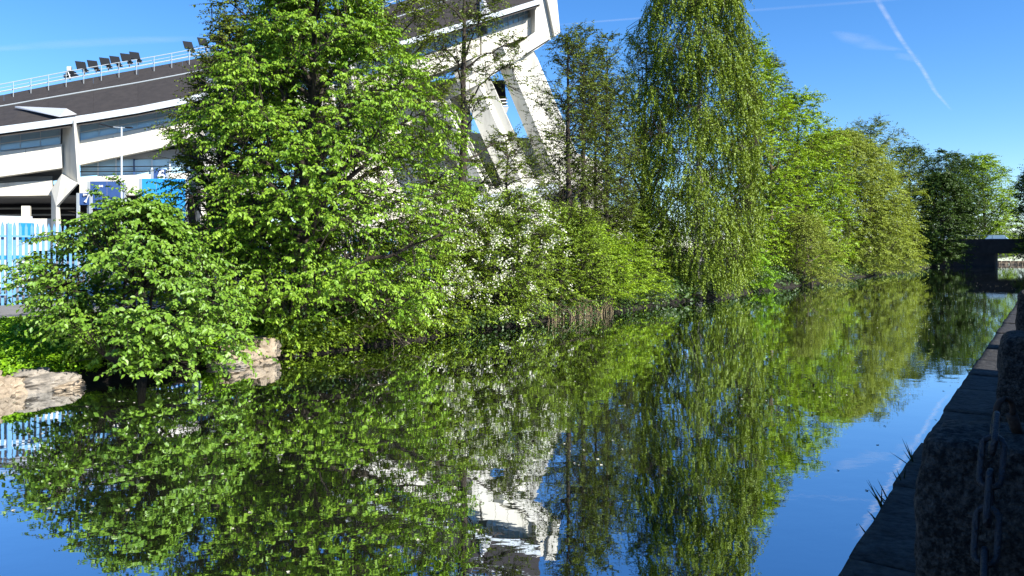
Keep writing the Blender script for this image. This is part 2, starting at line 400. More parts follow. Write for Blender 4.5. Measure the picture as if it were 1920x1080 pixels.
    back = (pos-base)@(unit(base*np.array((1, 1, 0)))) > .15*prof[:, 3].max()    # thinner foliage on the far side
    keep = (pos[:, 2] > .03) & ~(back & (rg.uniform(0, 1, len(pos)) < .5)); var = np.clip(.5 + np.repeat(rg.normal(0, .16, N), nl) + rg.normal(0, .16, N*nl), 0, 1)
    pos, ld, nr, size, var = pos[keep], ld[keep], nr[keep], size[keep], var[keep]
    if singles:                              # the leaves that show largest become leaf parts of their own
        toc = unit(np.array((0, 0, CAMH)) - pos); lat = pos - base
        score = -np.linalg.norm(pos - np.array((0, 0, CAMH)), axis=1) + rg.normal(0, .35, len(pos)) + 1.2*np.abs(np.sum(nr*toc, 1)) + size*6
        idx = np.argsort(-score)[:singles*3]; idx = rg.permutation(idx)[:singles]
        me = leaf_part_mesh(leaf)
        for k in idx:
            lo = bpy.data.objects.new('leaf', me); C.objects.link(lo); lo.parent = root
            wv = np.cross(ld[k], nr[k]); sz = size[k]*1.1
            mt = Matrix(((*[0]*4,),)*4) if False else Matrix.Identity(4)
            for r_ in range(3):
                mt[r_][0] = wv[r_]*sz; mt[r_][1] = ld[k][r_]*sz; mt[r_][2] = nr[k][r_]*sz; mt[r_][3] = pos[k][r_]-base[r_]
            lo.matrix_basis = mt
        msk = np.ones(len(pos), bool); msk[idx] = False
        pos, ld, nr, size, var = pos[msk], ld[msk], nr[msk], size[msk], var[msk]
    leaf_obj('crown', leaves_geo(pos, ld, nr, size, asp), var, leaf, root, base)['kind'] = 'stuff'
    if blossom:
        ends = O + Dd*Ln[:, None]*rg.uniform(.5, 1, (N, 1)) + base + UP*.03
        toward = np.sum((ends-base)*np.array((.2, -1, .2)), 1) + rg.normal(0, .7, N) + .9*np.array([mnoise.noise(Vector(e_*1.2)) for e_ in ends])
        pick = rg.permutation(np.argsort(-toward)[:blossom*2])[:blossom]
        c_ = ends[pick]; P = np.repeat(c_, 20, 0) + rg.normal(0, .065, (len(c_)*20, 3))
        nn = unit(rg.normal(0, 1, P.shape)+np.array((.2, -.6, .6))); l2 = unit(np.cross(nn, rg.normal(0, 1, P.shape)))
        leaf_obj('blossom', leaves_geo(P, l2, nn, rg.uniform(.03, .06, len(P)), .9), rg.uniform(0, 1, len(P)), L['flower'], root, base)['kind'] = 'stuff'
    return root

def B(xp, off, z=None):
    p = bank(xp, off)
    c = -W-off; t = (p[0]*SN + p[1]*CS)
    p[2] = ground_z(c, t) if z is None else z
    return p

# near left shrub, hanging over the water
tree('leafy_shrub', 'broad leafy green shrub hanging over the water at far left, in front of the fence', 'shrub', B(238, .95, .25), 3.0,
     [(0, .55, 1.9, 1.2), (.2, 1.15, 2.0, 1.3), (.45, 2.05, 1.55, 1.2), (.68, 2.0, .8, 1.0), (.82, 1.1, .3, .5), (1, .1, .1, .1)],
     L['bush'], M['bark'], 3, limbs=62, z0=.0, sec=6, seclen=.5, spr=5, sprlen=.36, nl=12, ls=.098, asp=.62, droop=.3, hang=.45, rise=.2,
     trunk_r=.05, stems=5, trunk_top=.55, singles=300, tmin=.3, fill=1250, fthr=.02, fnoise=1.1, clump=-.16)
# the big bright elm
tree('elm_tree', 'tallest bright green broad-leaved tree in front of the stadium, drooping leafy sprays', 'tree', B(560, .9), 8.5,
     [(.0, .9, 2.4, 1.6), (.12, 1.5, 3.0, 2.3), (.25, 2.6, 3.5, 2.6), (.42, 2.9, 3.6, 2.4), (.6, 2.5, 3.2, 2.3), (.75, 1.7, 2.0, 1.6), (.88, .9, 1.0, .9), (1, .25, .25, .2)],
     L['elm'], M['bark'], 11, limbs=64, z0=.07, sec=9, seclen=.42, spr=6, sprlen=.52, nl=16, ls=.098, asp=.58, droop=.3, hang=.65, rise=.2,
     trunk_r=.17, lean=(.25, 0), singles=300, fill=3900, fthr=.05, fnoise=.75, clump=-.16)
# olive trees behind the elm
tree('olive_green_tree', 'darker small-leaved tree behind the tall bright elm, reaching the top edge', 'tree', B(590, 3.2), 10.6,
     [(.0, 1.5, 1.5, 1.2), (.2, 2.6, 3.0, 2), (.5, 3.1, 3.5, 2.4), (.75, 2.3, 3.3, 2.2), (.9, 1.4, 2.2, 1.5), (1, .7, .9, .4)],
     L['back'], M['bark'], 21, limbs=50, z0=.18, sec=7, seclen=.4, spr=6, sprlen=.5, nl=13, ls=.095, asp=.6, droop=.15, hang=.25, rise=.2, trunk_r=.2, lean=(.2, .0), fill=2900, fthr=-.3)
tree('olive_green_tree', 'dark small-leaved tree left of the tall bright elm, against the white stadium', 'tree', B(425, 3.6), 7.2,
     [(.0, .6, .8, .8), (.3, 1.2, 1.5, 1.2), (.6, 1.25, 1.5, 1.2), (.85, .5, .9, .6), (1, .1, .2, .1)],
     L['back'], M['bark'], 22, limbs=36, z0=.2, sec=6, seclen=.5, spr=6, sprlen=.45, nl=12, ls=.085, asp=.6, droop=.15, hang=.25, trunk_r=.13, fill=900)
# thin crooked alder in front of the stadium end
tree('alder_tree', 'thin dark crooked alder with bare limbs in front of the sloping white stadium end', 'tree', B(868, 2.6), 11.3,
     [(.0, .3, .3, .3), (.25, 1.2, 2.6, 1.2), (.45, 1.6, 2.7, 1.4), (.62, 1.5, 2.2, 1.4), (.8, 1.7, 1.5, 1.3), (1, 1.2, 1.0, .7)],
     L['alder'], M['bark'], 33, limbs=24, z0=.2, sec=7, seclen=.42, spr=5, sprlen=.42, nl=10, ls=.088, asp=.7, droop=.1, hang=.2, rise=.12, arch=.1,
     fill=1100, fthr=.04, trunk_r=.17, limb_r=.04, tmin=.45, trunk_wob=.012)
tree('alder_tree', 'low spreading dull green alder below the dark opening of the stadium end', 'tree', B(950, 3.0), 5.6,
     [(.0, .5, .5, .5), (.3, 1.9, 1.9, 1.4), (.55, 2.3, 2.2, 1.6), (.8, 1.4, 1.5, 1.1), (1, .3, .3, .2)],
     L['alder'], M['bark'], 36, limbs=24, z0=.3, sec=7, seclen=.5, spr=5, sprlen=.45, nl=10, ls=.09, asp=.7, droop=.1, hang=.2, rise=.12, arch=.06, trunk_r=.1, limb_r=.03, fill=350, fthr=.05)
# alder group
for i, (xp, off, h, sd, r) in enumerate(((1068, 2.2, 10.3, 41, .15), (1094, 2.6, 10.4, 42, .14), (1118, 3.2, 9.2, 43, .10), (1136, 2.4, 10.6, 44, .13))):
    tree('alder_tree', ['sparse slender alder, first trunk right of the white stadium end', 'sparse slender alder, second trunk right of the white stadium end',
                        'thinnest sparse alder between two thicker alder trunks', 'sparse alder with pale bare twigs, nearest the weeping birch'][i], 'tree', B(xp, off), h,
         [(.0, .4, .4, .4), (.3, 1.8, 1.5, 1.2), (.55, 1.9, 1.6, 1.3), (.8, 1.3, 1.1, .9), (1, .3, .3, .2)],
         L['alder'], M['bark'], sd, limbs=24, z0=.36, sec=6, seclen=.55, spr=5, sprlen=.42, nl=9, ls=.092, asp=.7, droop=.08, hang=.15, rise=.13, arch=.08,
         trunk_r=r, limb_r=.022, group='slender alders beside the stadium end', trunk_wob=.006, tmin=.3, fill=1000, fthr=-.1)
# flowering shrubs
for i, (xp, off, h, rl, rr, sd, bl) in enumerate(((780, .7, 3.0, 1.5, 1.4, 51, 70), (850, .55, 3.9, 1.5, 1.6, 52, 120), (925, .5, 3.7, 1.5, 1.6, 53, 95), (985, .8, 3.6, 1.6, 1.6, 54, 30))):
    tree('flowering_shrub', ['green shrub with few white blossoms over the dead branches', 'shrub with the densest white blossom clusters, right of the elm',
                             'white flowering shrub below the crooked alder, over brown twigs', 'white flowering shrub in front of the slender alders'][i], 'shrub', B(xp, off), h,
         [(0, rl, rr, 1.3), (.3, rl, rr, 1.4), (.6, rl, rr*.95, 1.2), (.85, rl*.6, rr*.6, .8), (1, .2, .2, .2)],
         L['shrub'], M['bark'], sd, limbs=44, z0=.0, sec=6, seclen=.5, spr=5, sprlen=.42, nl=11, ls=.085, asp=.6, droop=.3, hang=.3, rise=.25,
         trunk_r=.05, stems=4, blossom=bl, fill=420, group='white flowering shrubs on the bank')
# yellow green shrubs to the birch
for i, (xp, off, h, rl, rr, lf, sd) in enumerate(((1050, .9, 3.3, 1.7, 1.7, 'shrub', 61), (1115, .7, 2.7, 1.8, 1.8, 'bright', 62), (1165, .8, 2.3, 1.6, 2.0, 'bright', 63), (1185, 2.3, 3.6, 1.8, 1.8, 'shrub', 64))):
    tree('bank_shrub', ['rounded green shrub under the slender alders', 'yellow-green shrub with flat leafy sprays below the slender alders',
                        'low yellow-green shrub reaching over the water beside the weeping birch', 'taller dull green shrub behind the low yellow-green shrub'][i], 'shrub', B(xp, off), h,
         [(0, rl, rr, 1.4), (.3, rl, rr, 1.4), (.65, rl*.8, rr*.8, 1.2), (1, .3, .3, .3)],
         L[lf], M['bark'], sd, limbs=38, z0=.0, sec=6, seclen=.5, spr=5, sprlen=.5, nl=11, ls=.10, asp=.6, droop=.12, hang=.15, rise=.2, trunk_r=.05, stems=4, fill=450)
# weeping birch
tree('weeping_birch', 'tall weeping birch with curtains of hanging twigs touching the water', 'tree', B(1308, .5), 16.6,
     [(.0, 1.7, 2.2, 1.8), (.1, 2.2, 2.7, 2.4), (.3, 3.5, 3.0, 2.8), (.5, 3.7, 2.9, 2.8), (.7, 3.2, 2.4, 2.5), (.85, 2.2, 1.7, 2.0), (1, 1.0, .9, .7)],
     L['birch'], M['birch'], 71, limbs=56, z0=.1, sec=7, seclen=.36, spr=6, sprlen=1.05, nl=21, ls=.118, asp=.7, droop=.05, hang=.5, rise=.16, arch=.16,
     trunk_r=.16, limb_r=.028, weep=True, twig_r=.004, flat=.5, fill=4200, fthr=-.04, fnoise=.6, clump=-.3)
tree('olive_green_tree', 'dull olive tree filling the space behind the left side of the weeping birch', 'tree', B(1205, 3.6), 12.2,
     [(.0, 1.6, 1.6, 1.5), (.2, 2.6, 2.6, 2), (.5, 2.9, 2.9, 2.2), (.75, 2.3, 2.3, 1.8), (1, .5, .5, .4)],
     L['back'], M['bark'], 75, limbs=40, z0=.12, sec=7, seclen=.45, spr=5, sprlen=.55, nl=11, ls=.105, asp=.6, droop=.15, hang=.3, trunk_r=.16, fill=1300, fthr=-.05)
# trees right of the birch
tree('lime_tree', 'bright yellow-green tree directly behind the right side of the weeping birch', 'tree', B(1400, 3.0), 15.0,
     [(.0, 1.5, 1.5, 1.5), (.2, 3, 3.0, 2.5), (.5, 3.2, 3.2, 2.6), (.75, 2.6, 2.2, 2), (1, .6, .6, .5)],
     L['bright'], M['bark'], 81, limbs=40, z0=.12, sec=7, seclen=.4, spr=5, sprlen=.8, nl=12, ls=.165, asp=.65, droop=.2, hang=.3, trunk_r=.22, fill=1800, twigs=False)
tree('tall_alder', 'tall narrow alder with pale trunk standing between the birch and the willow', 'tree', B(1445, 2.5), 14.6,
     [(.0, .8, .8, .8), (.3, 1.9, 1.9, 1.6), (.6, 1.7, 1.7, 1.5), (.85, 1.2, 1.3, 1), (1, .2, .2, .2)],
     L['back'], M['twig'], 82, limbs=34, z0=.3, sec=6, seclen=.5, spr=5, sprlen=.5, nl=10, ls=.12, asp=.7, droop=.1, hang=.2, rise=.06, trunk_r=.15, trunk_wob=.006, fill=700)
tree('maple_tree', 'bright green broad-leaved tree between the tall alder and the willow', 'tree', B(1500, 1.8), 12.9,
     [(.0, 2.4, 2.6, 1.8), (.2, 3.6, 3.8, 2.7), (.5, 3.6, 3.8, 2.8), (.75, 2.9, 3.2, 2.2), (1, .8, 1.0, .6)],
     L['bright'], M['bark'], 83, limbs=42, z0=.05, sec=7, seclen=.42, spr=5, sprlen=.8, nl=12, ls=.17, asp=.65, droop=.2, hang=.35, trunk_r=.2, fill=2000, twigs=False)
tree('bank_shrub', 'small round bright green bush at the waterline right of the weeping birch', 'shrub', B(1418, .1), 2.5,
     [(0, .9, 1.0, .8), (.4, 1.1, 1.1, 1), (.8, .8, .8, .7), (1, .2, .2, .2)], L['cover'], M['bark'], 84, limbs=26, z0=.05, sec=5, seclen=.6, spr=5, sprlen=.45, nl=10,
     ls=.12, asp=.6, droop=.3, hang=.3, trunk_r=.04, stems=3)
tree('bank_shrub', 'dull olive bush at the waterline below the willow, left of it', 'shrub', B(1505, .3), 4.4,
     [(0, 2.2, 2.6, 1.6), (.4, 2.4, 2.8, 1.8), (.8, 1.5, 1.8, 1.2), (1, .4, .4, .4)], L['willow'], M['twig'], 85, limbs=36, z0=.05, sec=6, seclen=.5, spr=6, sprlen=.8, nl=12,
     ls=.13, asp=.4, droop=.3, hang=.3, trunk_r=.06, stems=4, fill=700)
# willow dome
tree('willow_tree', 'wide rounded olive-green willow overhanging the water at right', 'tree', B(1612, 1.2), 12.4,
     [(.0, 5.6, 5.0, 4.0), (.15, 6.0, 5.5, 4.4), (.4, 6.0, 5.6, 4.5), (.65, 5.4, 5.1, 4), (.85, 3.9, 3.8, 3), (1, 1.6, 1.4, 1)],
     L['willow'], M['bark'], 91, limbs=60, z0=.0, sec=6, seclen=.34, spr=5, sprlen=1.0, nl=15, ls=.18, asp=.45, droop=.35, hang=.4, rise=.2, trunk_r=.3, stems=3, fill=8000, fthr=-.22, fnoise=.9, twigs=False)
tree('dull_green_tree', 'taller dull green tree whose ragged top shows above the willow', 'tree', B(1640, 4.5), 17.2,
     [(.0, 2, 2, 2), (.3, 5.2, 6.2, 3.6), (.6, 6.0, 7.0, 4), (.85, 4.6, 5.6, 2.6), (1, 1.4, 1.4, .6)],
     L['back'], M['bark'], 92, limbs=40, z0=.3, sec=6, seclen=.4, spr=5, sprlen=.9, nl=11, ls=.2, twigs=False, asp=.6, droop=.15, hang=.25, trunk_r=.3, fill=1800)
# far trees
def far(name, label, xp, off, h, r, lf, sd, **kw):
    a = dict(limbs=36, z0=.08, sec=6, seclen=.42, spr=5, sprlen=1.0, nl=11, ls=.26, asp=.65, droop=.2, hang=.3, trunk_r=.28, twigs=False, fill=2200, fnoise=.35); a.update(kw)
    return tree(name, label, 'tree', B(xp, off), h, [(.0, r*.9, r*.9, r*.7), (.25, r, r, r*.9), (.55, r, r, r*.9), (.8, r*.8, r*.8, r*.7), (1, .8, .8, .5)], L[lf], M['bark'], sd, **a)
far('dark_green_tree', 'dark tiered tree at the waterline between the willow and the bridge', 1776, .2, 17.8, 6.4, 'darkl', 101, z0=.0, rise=.05, arch=.0, flat=.8, hang=.1)
def fart(name, label, c, t, h, r, lf, sd, **kw):
    a = dict(limbs=32, z0=.06, sec=6, seclen=.42, spr=5, sprlen=1.2, nl=10, ls=.30, asp=.65, droop=.2, hang=.3, trunk_r=.3, twigs=False, fill=2000, fnoise=.3); a.update(kw)
    return tree(name, label, 'tree', ct(c, t, .6), h, [(.0, r*.9, r*.9, r*.7), (.25, r, r, r*.9), (.55, r, r, r*.9), (.8, r*.8, r*.8, r*.7), (1, 1.2, 1.2, .6)], L[lf], M['bark'], sd, **a)
fart('dark_green_tree', 'dark round-topped tree behind the left end of the bridge', -19, 140, 19.0, 6.5, 'darkl', 102)
fart('sunlit_tree', 'bright sunlit green tree behind the middle of the bridge', -9.5, 152, 18.0, 5.2, 'bright', 103)
fart('dark_green_tree', 'dark tree cut by the right edge, above the bridge', .5, 118, 15.5, 4.2, 'darkl', 104)
fart('dark_green_tree', 'dark low tree hanging over the water just before the bridge', -11.8, 116, 12.0, 3.6, 'darkl', 107, z0=.0)
fart('dark_green_tree', 'dark background tree filling the gap between the dark tiered tree and the sunlit tree', -15, 175, 20.0, 7, 'darkl', 105)
fart('dark_green_tree', 'dark background tree behind the sunlit tree', -3, 185, 17.0, 7, 'darkl', 106)
for i, (c, t, h) in enumerate(((7, 92, 13), (8, 104, 15), (9, 130, 15))):
    fart('quay_tree', ['first tree on the near quay beyond the granite posts', 'second tree on the near quay beyond the granite posts', 'third tree on the near quay beyond the bridge'][i], c, t, h, 4.5, 'darkl', 110+i, limbs=20, sec=4, fill=450)

# dark undergrowth under the elm and along the bank
def cover(name, label, cat, xr, offr, n, ls, m, seed, zr, lobes=None):
    rg = np.random.default_rng(seed)
    xs = rg.uniform(*xr, n); of = rg.uniform(*offr, n)
    P = np.array([B(a, b) for a, b in zip(xs, of)])
    hgt = np.array([zr*(.35+.65*(.5+.5*mnoise.noise((q[0]*1.1, q[1]*1.1, seed)))) for q in P])
    P[:, 2] = np.maximum(P[:, 2], .02) + hgt*rg.uniform(0, 1, n)**.7
    nn = unit(rg.normal(0, .5, P.shape)+np.array((.2, -.35, .8))); ld = unit(np.cross(nn, rg.normal(0, 1, P.shape)))
    return tag(leaf_obj(name, leaves_geo(P, ld, nn, ls*rg.uniform(.6, 1.3, n), .7), rg.uniform(0, 1, n), m, None, (0, 0, 0)), label, cat, kind='stuff')
cover('ground_cover', 'low bright green leafy ground cover on the bank at far left', 'ground cover', (-160, 190), (.22, 3.3), 18000, .06, L['cover'], 5, .24)
cover('ground_cover', 'bright green leafy plants above the pale rocks between shrub and elm', 'ground cover', (380, 515), (.0, 1.8), 7000, .07, L['cover'], 6, .55)
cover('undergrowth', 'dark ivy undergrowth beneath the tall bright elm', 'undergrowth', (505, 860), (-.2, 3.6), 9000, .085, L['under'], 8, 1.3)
cover('trailing_plants', 'dark trailing plants hanging over the mud edge below the elm', 'plants', (500, 870), (-.2, .5), 7000, .08, L['shrub'], 18, .7)
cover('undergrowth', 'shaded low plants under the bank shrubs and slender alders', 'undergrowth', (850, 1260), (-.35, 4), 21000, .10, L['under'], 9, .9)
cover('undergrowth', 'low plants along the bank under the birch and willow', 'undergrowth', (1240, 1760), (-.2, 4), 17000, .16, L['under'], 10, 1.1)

# ------------------------------------------------------------------ bank rocks
def rock(label, p, size, seed, m, rz=0.0):
    bm = bmesh.new(); bmesh.ops.create_icosphere(bm, subdivisions=4, radius=1)
    for v in bm.verts:
        q = v.co.copy(); mx = max(abs(q.x), abs(q.y), abs(q.z)); q = q.lerp(q/mx, .55)
        n1 = mnoise.noise(q*1.3+Vector((seed, 0, 0)))*.22 + mnoise.noise(q*3.4+Vector((0, seed, 0)))*.10 + mnoise.noise(q*9+Vector((0, 0, seed)))*.06
        st = mnoise.noise(Vector((q.x*.5+seed, q.y*.5, q.z*4.0)))
        q *= 1+n1+(-.16 if abs(st) < .08 else 0)
        v.co = Vector((q.x*size[0], q.y*size[1], q.z*size[2]))
    me = bpy.data.meshes.new('bank_rock'); bm.to_mesh(me); bm.free()
    o = link('bank_rock', me, m); o.location = [float(a) for a in p]; o.rotation_euler = (rnd.uniform(-.1, .1), rnd.uniform(-.1, .1), rz)
    return tag(o, label, 'rock', 'pale rocks along the far waterline')
for k, (xp, off, z, s, mt, lb) in enumerate((
        (8, .15, .05, (.26, .25, .23), 'rock', 'pinkish boulder at the left edge of the picture, at the waterline'),
        (52, .30, .20, (.30, .22, .13), 'rockg', 'grey slab lying above the waterline rocks at far left'),
        (86, .10, .08, (.44, .26, .17), 'rockg', 'long cracked pale rock ledge at the waterline at far left'),
        (-60, .15, .12, (.5, .3, .28), 'rock', 'boulder just outside the left edge'),
        (122, -.05, .04, (.26, .2, .09), 'rock', 'flat low rock where the left shrub meets the water'),
        (450, .02, .14, (.42, .3, .20), 'rock', 'pale layered rock right of the leafy shrub'),
        (493, .05, .20, (.30, .3, .26), 'rock', 'upright pale rock ending the bank before the elm shade'),
        (425, -.1, .02, (.35, .22, .09), 'rockg', 'flat rock at the waterline under the shrub edge'))):
    p = bank(xp, off); p[2] = z; rock(lb, p, s, 3.7*k+1, M[mt], math.pi/2-TH+rnd.uniform(-.15, .15))

# ------------------------------------------------------------------ dead branches, twigs and reeds
def deadwood(name, label, xp, off, n, length, m, seed, spread=1.0, up=.35):
    rg = np.random.default_rng(seed); b = B(xp, off); o = thing(name, b, label, 'branches')
    for i in range(n):
        mb = MB()
        p = np.array((rg.normal(0, .25*spread), rg.normal(0, .2), rg.uniform(.1, .7)))
        d = unit(np.array((rg.normal(.55, .6), rg.normal(-.6, .35), rg.normal(-.1, up)))); l_ = length*rg.uniform(.5, 1.2)
        e = p+d*l_; e[2] = max(e[2], -.15-b[2]); k = bez(p, (p+e)/2+rg.normal(0, .1*l_, 3), e, 6)
        mb.tube(k, np.linspace(.014, .004, 6), 4)
        for j in range(3):
            q = k[rg.integers(1, 5)]; mb.tube([q, q+unit(d+rg.normal(0, .6, 3))*l_*.35], (.006, .002), 3)
        mb.build('branch', m, o)
    return o
deadwood('dead_branches', 'tangle of dry grey-brown branches sloping into the water below the elm', 715, .3, 16, 1.5, M['twig'], 5)
deadwood('dead_branches', 'smaller dry branches at the waterline left of the white flowers', 650, .3, 10, .9, M['twig'], 6)
deadwood('reddish_twigs', 'reddish-brown bare twigs at the waterline under the flowering shrubs', 965, .3, 34, .8, M['rust'], 7, 2.4, .5)
deadwood('reddish_twigs', 'brown twigs at the waterline below the slender alders', 1040, .2, 26, .8, M['twig'], 8, 2.4, .5)
mb = MB(); rg = np.random.default_rng(4)
for i in range(140):
    p = bank(rg.uniform(1030, 1150), rg.uniform(-.25, .2)); p[2] = -.1; d = unit(np.array((rg.normal(0, .15), rg.normal(0, .15), 1)))
    mb.tube([p, p+d*rg.uniform(.25, .6), p+d*rg.uniform(.6, .75)+np.array((rg.normal(0, .1), 0, 0))], (.007, .005, .001), 3)
tag(mb.build('reeds', M['reed']), 'fringe of dead straw-coloured reeds at the waterline below the alders', 'reeds', kind='stuff')

# ------------------------------------------------------------------ palisade fence
fc = -20.4
fr = thing('palisade_fence', ct(fc, 0, .8), 'light blue steel palisade fence behind the shrub at far left', 'fence'); fb = ct(fc, 0, .8)
ax3 = np.array((ct(0, 1), ct(1, 0), UP))
pm = MB(); w_ = .034
prof_ = [(-w_, .0), (-.012, -.022), (.012, -.022), (w_, .0), (.012, -.012), (-.012, -.012)]
def pring(z, s=1.0): return [ct(b, a*s, z) for a, b in prof_]
pm.loft([pring(.02), pring(1.95), pring(2.06, .15)])
pme = None
for i in range(210):
    t = -4 + i*.128
    if pme is None:
        o = pm.build('pale', M['fence'], fr); pme = o.data; fixn(o)
    else: o = link('pale', pme, None, fr)
    o.location = [float(q) for q in ct(-.03+rnd.uniform(-.002, .002), t, .02+rnd.uniform(-.006, .006))]
for z in (.35, 1.75):
    MB().box(ct(.02, 9.3, z), (13.4, .022, .022), ax3).build('rail', M['fence'], fr)
for i in range(10):
    o = MB().box(ct(.06, -4+i*2.75+.5, 1.0), (.05, .03, 1.05), ax3).build('fence_post', M['fence'], fr)

# things behind the fence
def hoarding():
    a, b = px(-140, 480, 24), px(62, 480, 25.5); d = unit(b-a); nrm = np.array((d[1], -d[0], 0)); base = (a+b)/2; base[2] = .92
    r = thing('site_hoarding', base, 'white hoarding panels with blue stripes seen through the blue fence', 'hoarding')
    Lh = np.linalg.norm((b-a)[:2])/2
    n_ = 3
    for i in range(n_):
        c_ = d*(-Lh+(2*i+1)*Lh/n_); c_[2] = 1.25
        MB().box(c_, (Lh/n_-.015, .03, 1.2), (d, nrm, UP)).build('panel', M['hoard'], r)
        c2 = c_ + nrm*.034; c2[2] = 1.05; MB().box(c2, (Lh/n_-.016, .004, .07), (d, nrm, UP)).build('stripe', M['blue'], r)
        c2 = c_ + nrm*.034; c2[2] = 1.9; MB().box(c2+d*.3, (Lh/n_*.45, .004, .32), (d, nrm, UP)).build('stripe', M['blue'], r)
hoarding()

# ------------------------------------------------------------------ lamp post in the yard
lp = px(228, 470, 36.0); lp[2] = .92
r = thing('street_lamp', lp, 'slim grey street lamp with two arms in front of the stadium', 'street lamp')
topz = 2.2+232/F*36-.92
MB().tube([(0, 0, 0), (0, 0, 1.2), (0, 0, 1.25), (0, 0, topz)], (.08, .08, .055, .04), 10, True).build('pole', M['steel'], r, smooth=True)
MB().tube([(-.1, 0, topz-.05), (-.45, 0, topz+.0), (.1, 0, topz-.05), (.25, 0, topz-.04)], (.025,)*4, 6).build('arm', M['steel'], r)
bev(MB().box((-.72, 0, topz+.06), (.34, .12, .035), ((.97, 0, -.22), (0, 1, 0), (.22, 0, .97))).build('lamp_head', M['black'], r), .02)
bev(MB().box((.36, 0, topz-.03), (.16, .10, .03)).build('lamp_head', M['black'], r), .02)

# ------------------------------------------------------------------ stadium
SB = fac(500, 470, 3); SB[2] = .92
st = thing('stadium', SB, 'white concrete stadium with dark sloping roof and glass gallery behind the trees', 'stadium')
def sbuild(mb, name, m, parent=st, **k): return fixn(mb.build(name, m, parent, off=SB, **k))
def slab(name, m, top, bot, k0, k1, parent=st):     # band between two traced edges, given real thickness k0..k1
    mb = MB(); rings = []
    for (x, yt), (x2, yb) in zip(top, bot):
        A = fac(x, yt, k0); Bq = fac(x2, yb, k0); d = np.array((NF[0], NF[1], 0))*(k1-k0)
        rings.append([A, Bq, Bq+d, A+d])
    return sbuild(mb.loft(rings), name, m, parent)
XS = [-160, 0, 130, 305, 500, 700, 905, 1012]
EAVE = [262, 240, 223, 195, 148, 95, 33, 0]
RIDGE = [205, 179, 153, 122, 84, 22, -52, -90]
GL_B = [300, 286, 268, 233, 190, 140, 66, 26]          # glass bottom
WB_B = [352, 331, 313, 276, 235, 190, 100, 58]         # white parapet bottom
I = lambda x, ys: float(np.interp(x, XS, ys))
# roof surface rises inward; panels between ribs
roof = None
xs_ = np.linspace(-160, 1012, 15)
for a, b in zip(xs_, xs_[1:]):
    mb = MB(); dn = np.array((0, 0, -.35)); rr = []
    for x in (a+.08, b-.08):
        e = fac(x, I(x, EAVE), -1.6); rg_ = fac(x, I(x, RIDGE), 7.5); rr.append([e, rg_, rg_+dn, e+dn])
    sbuild(mb.loft(rr), 'roof_panel', M['roofdark'])
for off_, nm in ((.35, 'roof_rib'),):
    mb = MB(); pts = []
    for x in xs_:
        e = fac(x, I(x, EAVE), -1.6); r2 = fac(x, I(x, RIDGE), 7.5); pts.append(e*(1-off_-.25)+r2*(off_+.25)+np.array((0, 0, .07)))
    sbuild(mb.tube(pts, .045, 5), 'roof_cable', M['steel'])
mb = MB(); rr = []
for x in xs_:
    e = fac(x, I(x, EAVE), -1.6)+(0, 0, -.45); r2 = fac(x, I(x, RIDGE), 7.5)+(0, 0, -.45); rr.append([e, r2, r2+(0, 0, -.1), e+(0, 0, -.1)])
sbuild(mb.loft(rr), 'roof_deck', M['roofdark'])
# eave gutter
mb = MB(); rr = []
for x in xs_:
    e = fac(x, I(x, EAVE), -1.75); rr.append([e+(0, 0, .10), e+(0, 0, -.34), e+(-.2, .4, -.34), e+(-.2, .4, .10)])
sbuild(mb.loft(rr), 'eave', M['eave'])
# catwalk and railing along the upper roof edge
for dz, dk, rad, nm, m_ in ((.25, -.2, .06, 'catwalk_edge', 'steel'), (.80, .5, .035, 'guard_rail', 'steel'), (.52, .5, .025, 'guard_rail', 'steel'), (-.55, -1.3, .05, 'guard_rail', 'white')):
    pts = [fac(x, I(x, RIDGE), 7.5+dk) + np.array((0, 0, dz)) for x in np.linspace(-160, 1010, 40)]
    sbuild(MB().tube(pts, rad, 5), nm, M[m_])
for x in np.arange(-140, 1000, 33):
    a = fac(x, I(x, RIDGE), 6.2); sbuild(MB().tube([a+(0, 0, -.75), a+(0, 0, -.1), fac(x, I(x, RIDGE), 8.0)+(0, 0, .80)], .02, 4), 'rail_post', M['steel'])
# floodlights
fl = [(152, 124), (174, 122), (197, 117), (216, 114), (236, 109), (253, 106), (353, 86), (380, 79), (402, 74)]
for x, y in fl:
    c_ = fac(x, y-1, 8.2); a0 = unit(np.array((1, .25, -.06))); a1 = np.array((.50, -.25, -.80)); a1 = unit(a1-a0*np.dot(a0, a1)*.35); a2 = unit(np.cross(a0, a1))
    o = sbuild(MB().box(c_, (.36, .36, .07), (a0, a1, a2)), 'floodlight', M['black']); bev(o, .02)
    g_ = fac(x+7, I(x+7, RIDGE)-6, 8.0); o2 = sbuild(MB().tube([c_+a1*.2, (c_+g_)/2+(0.1, 0, 0), g_], .05, 5).box(c_+a1*.3+a0*.2+(0, .12, -.12), (.17, .14, .10)), 'bracket', M['black'], o)
c_ = fac(133, 137, 8.2)
sbuild(MB().box(c_+(0, 0, -.1), (.30, .2, .22)).box(c_+(-.32, 0, -.25), (.16, .16, .12)).box(c_+(.3, 0, -.2), (.2, .16, .1)).tube([c_+(-.1, 0, -.5), c_+(.02, 0, .45)], .07, 5), 'equipment_frame', M['black'])
sbuild(MB().box(c_+(0, -.25, .28), (.14, .05, .16)).tube([c_+(-.05, -.3, 0), c_+(.12, -.3, -.45)], .04, 4), 'equipment_cover', M['white'])
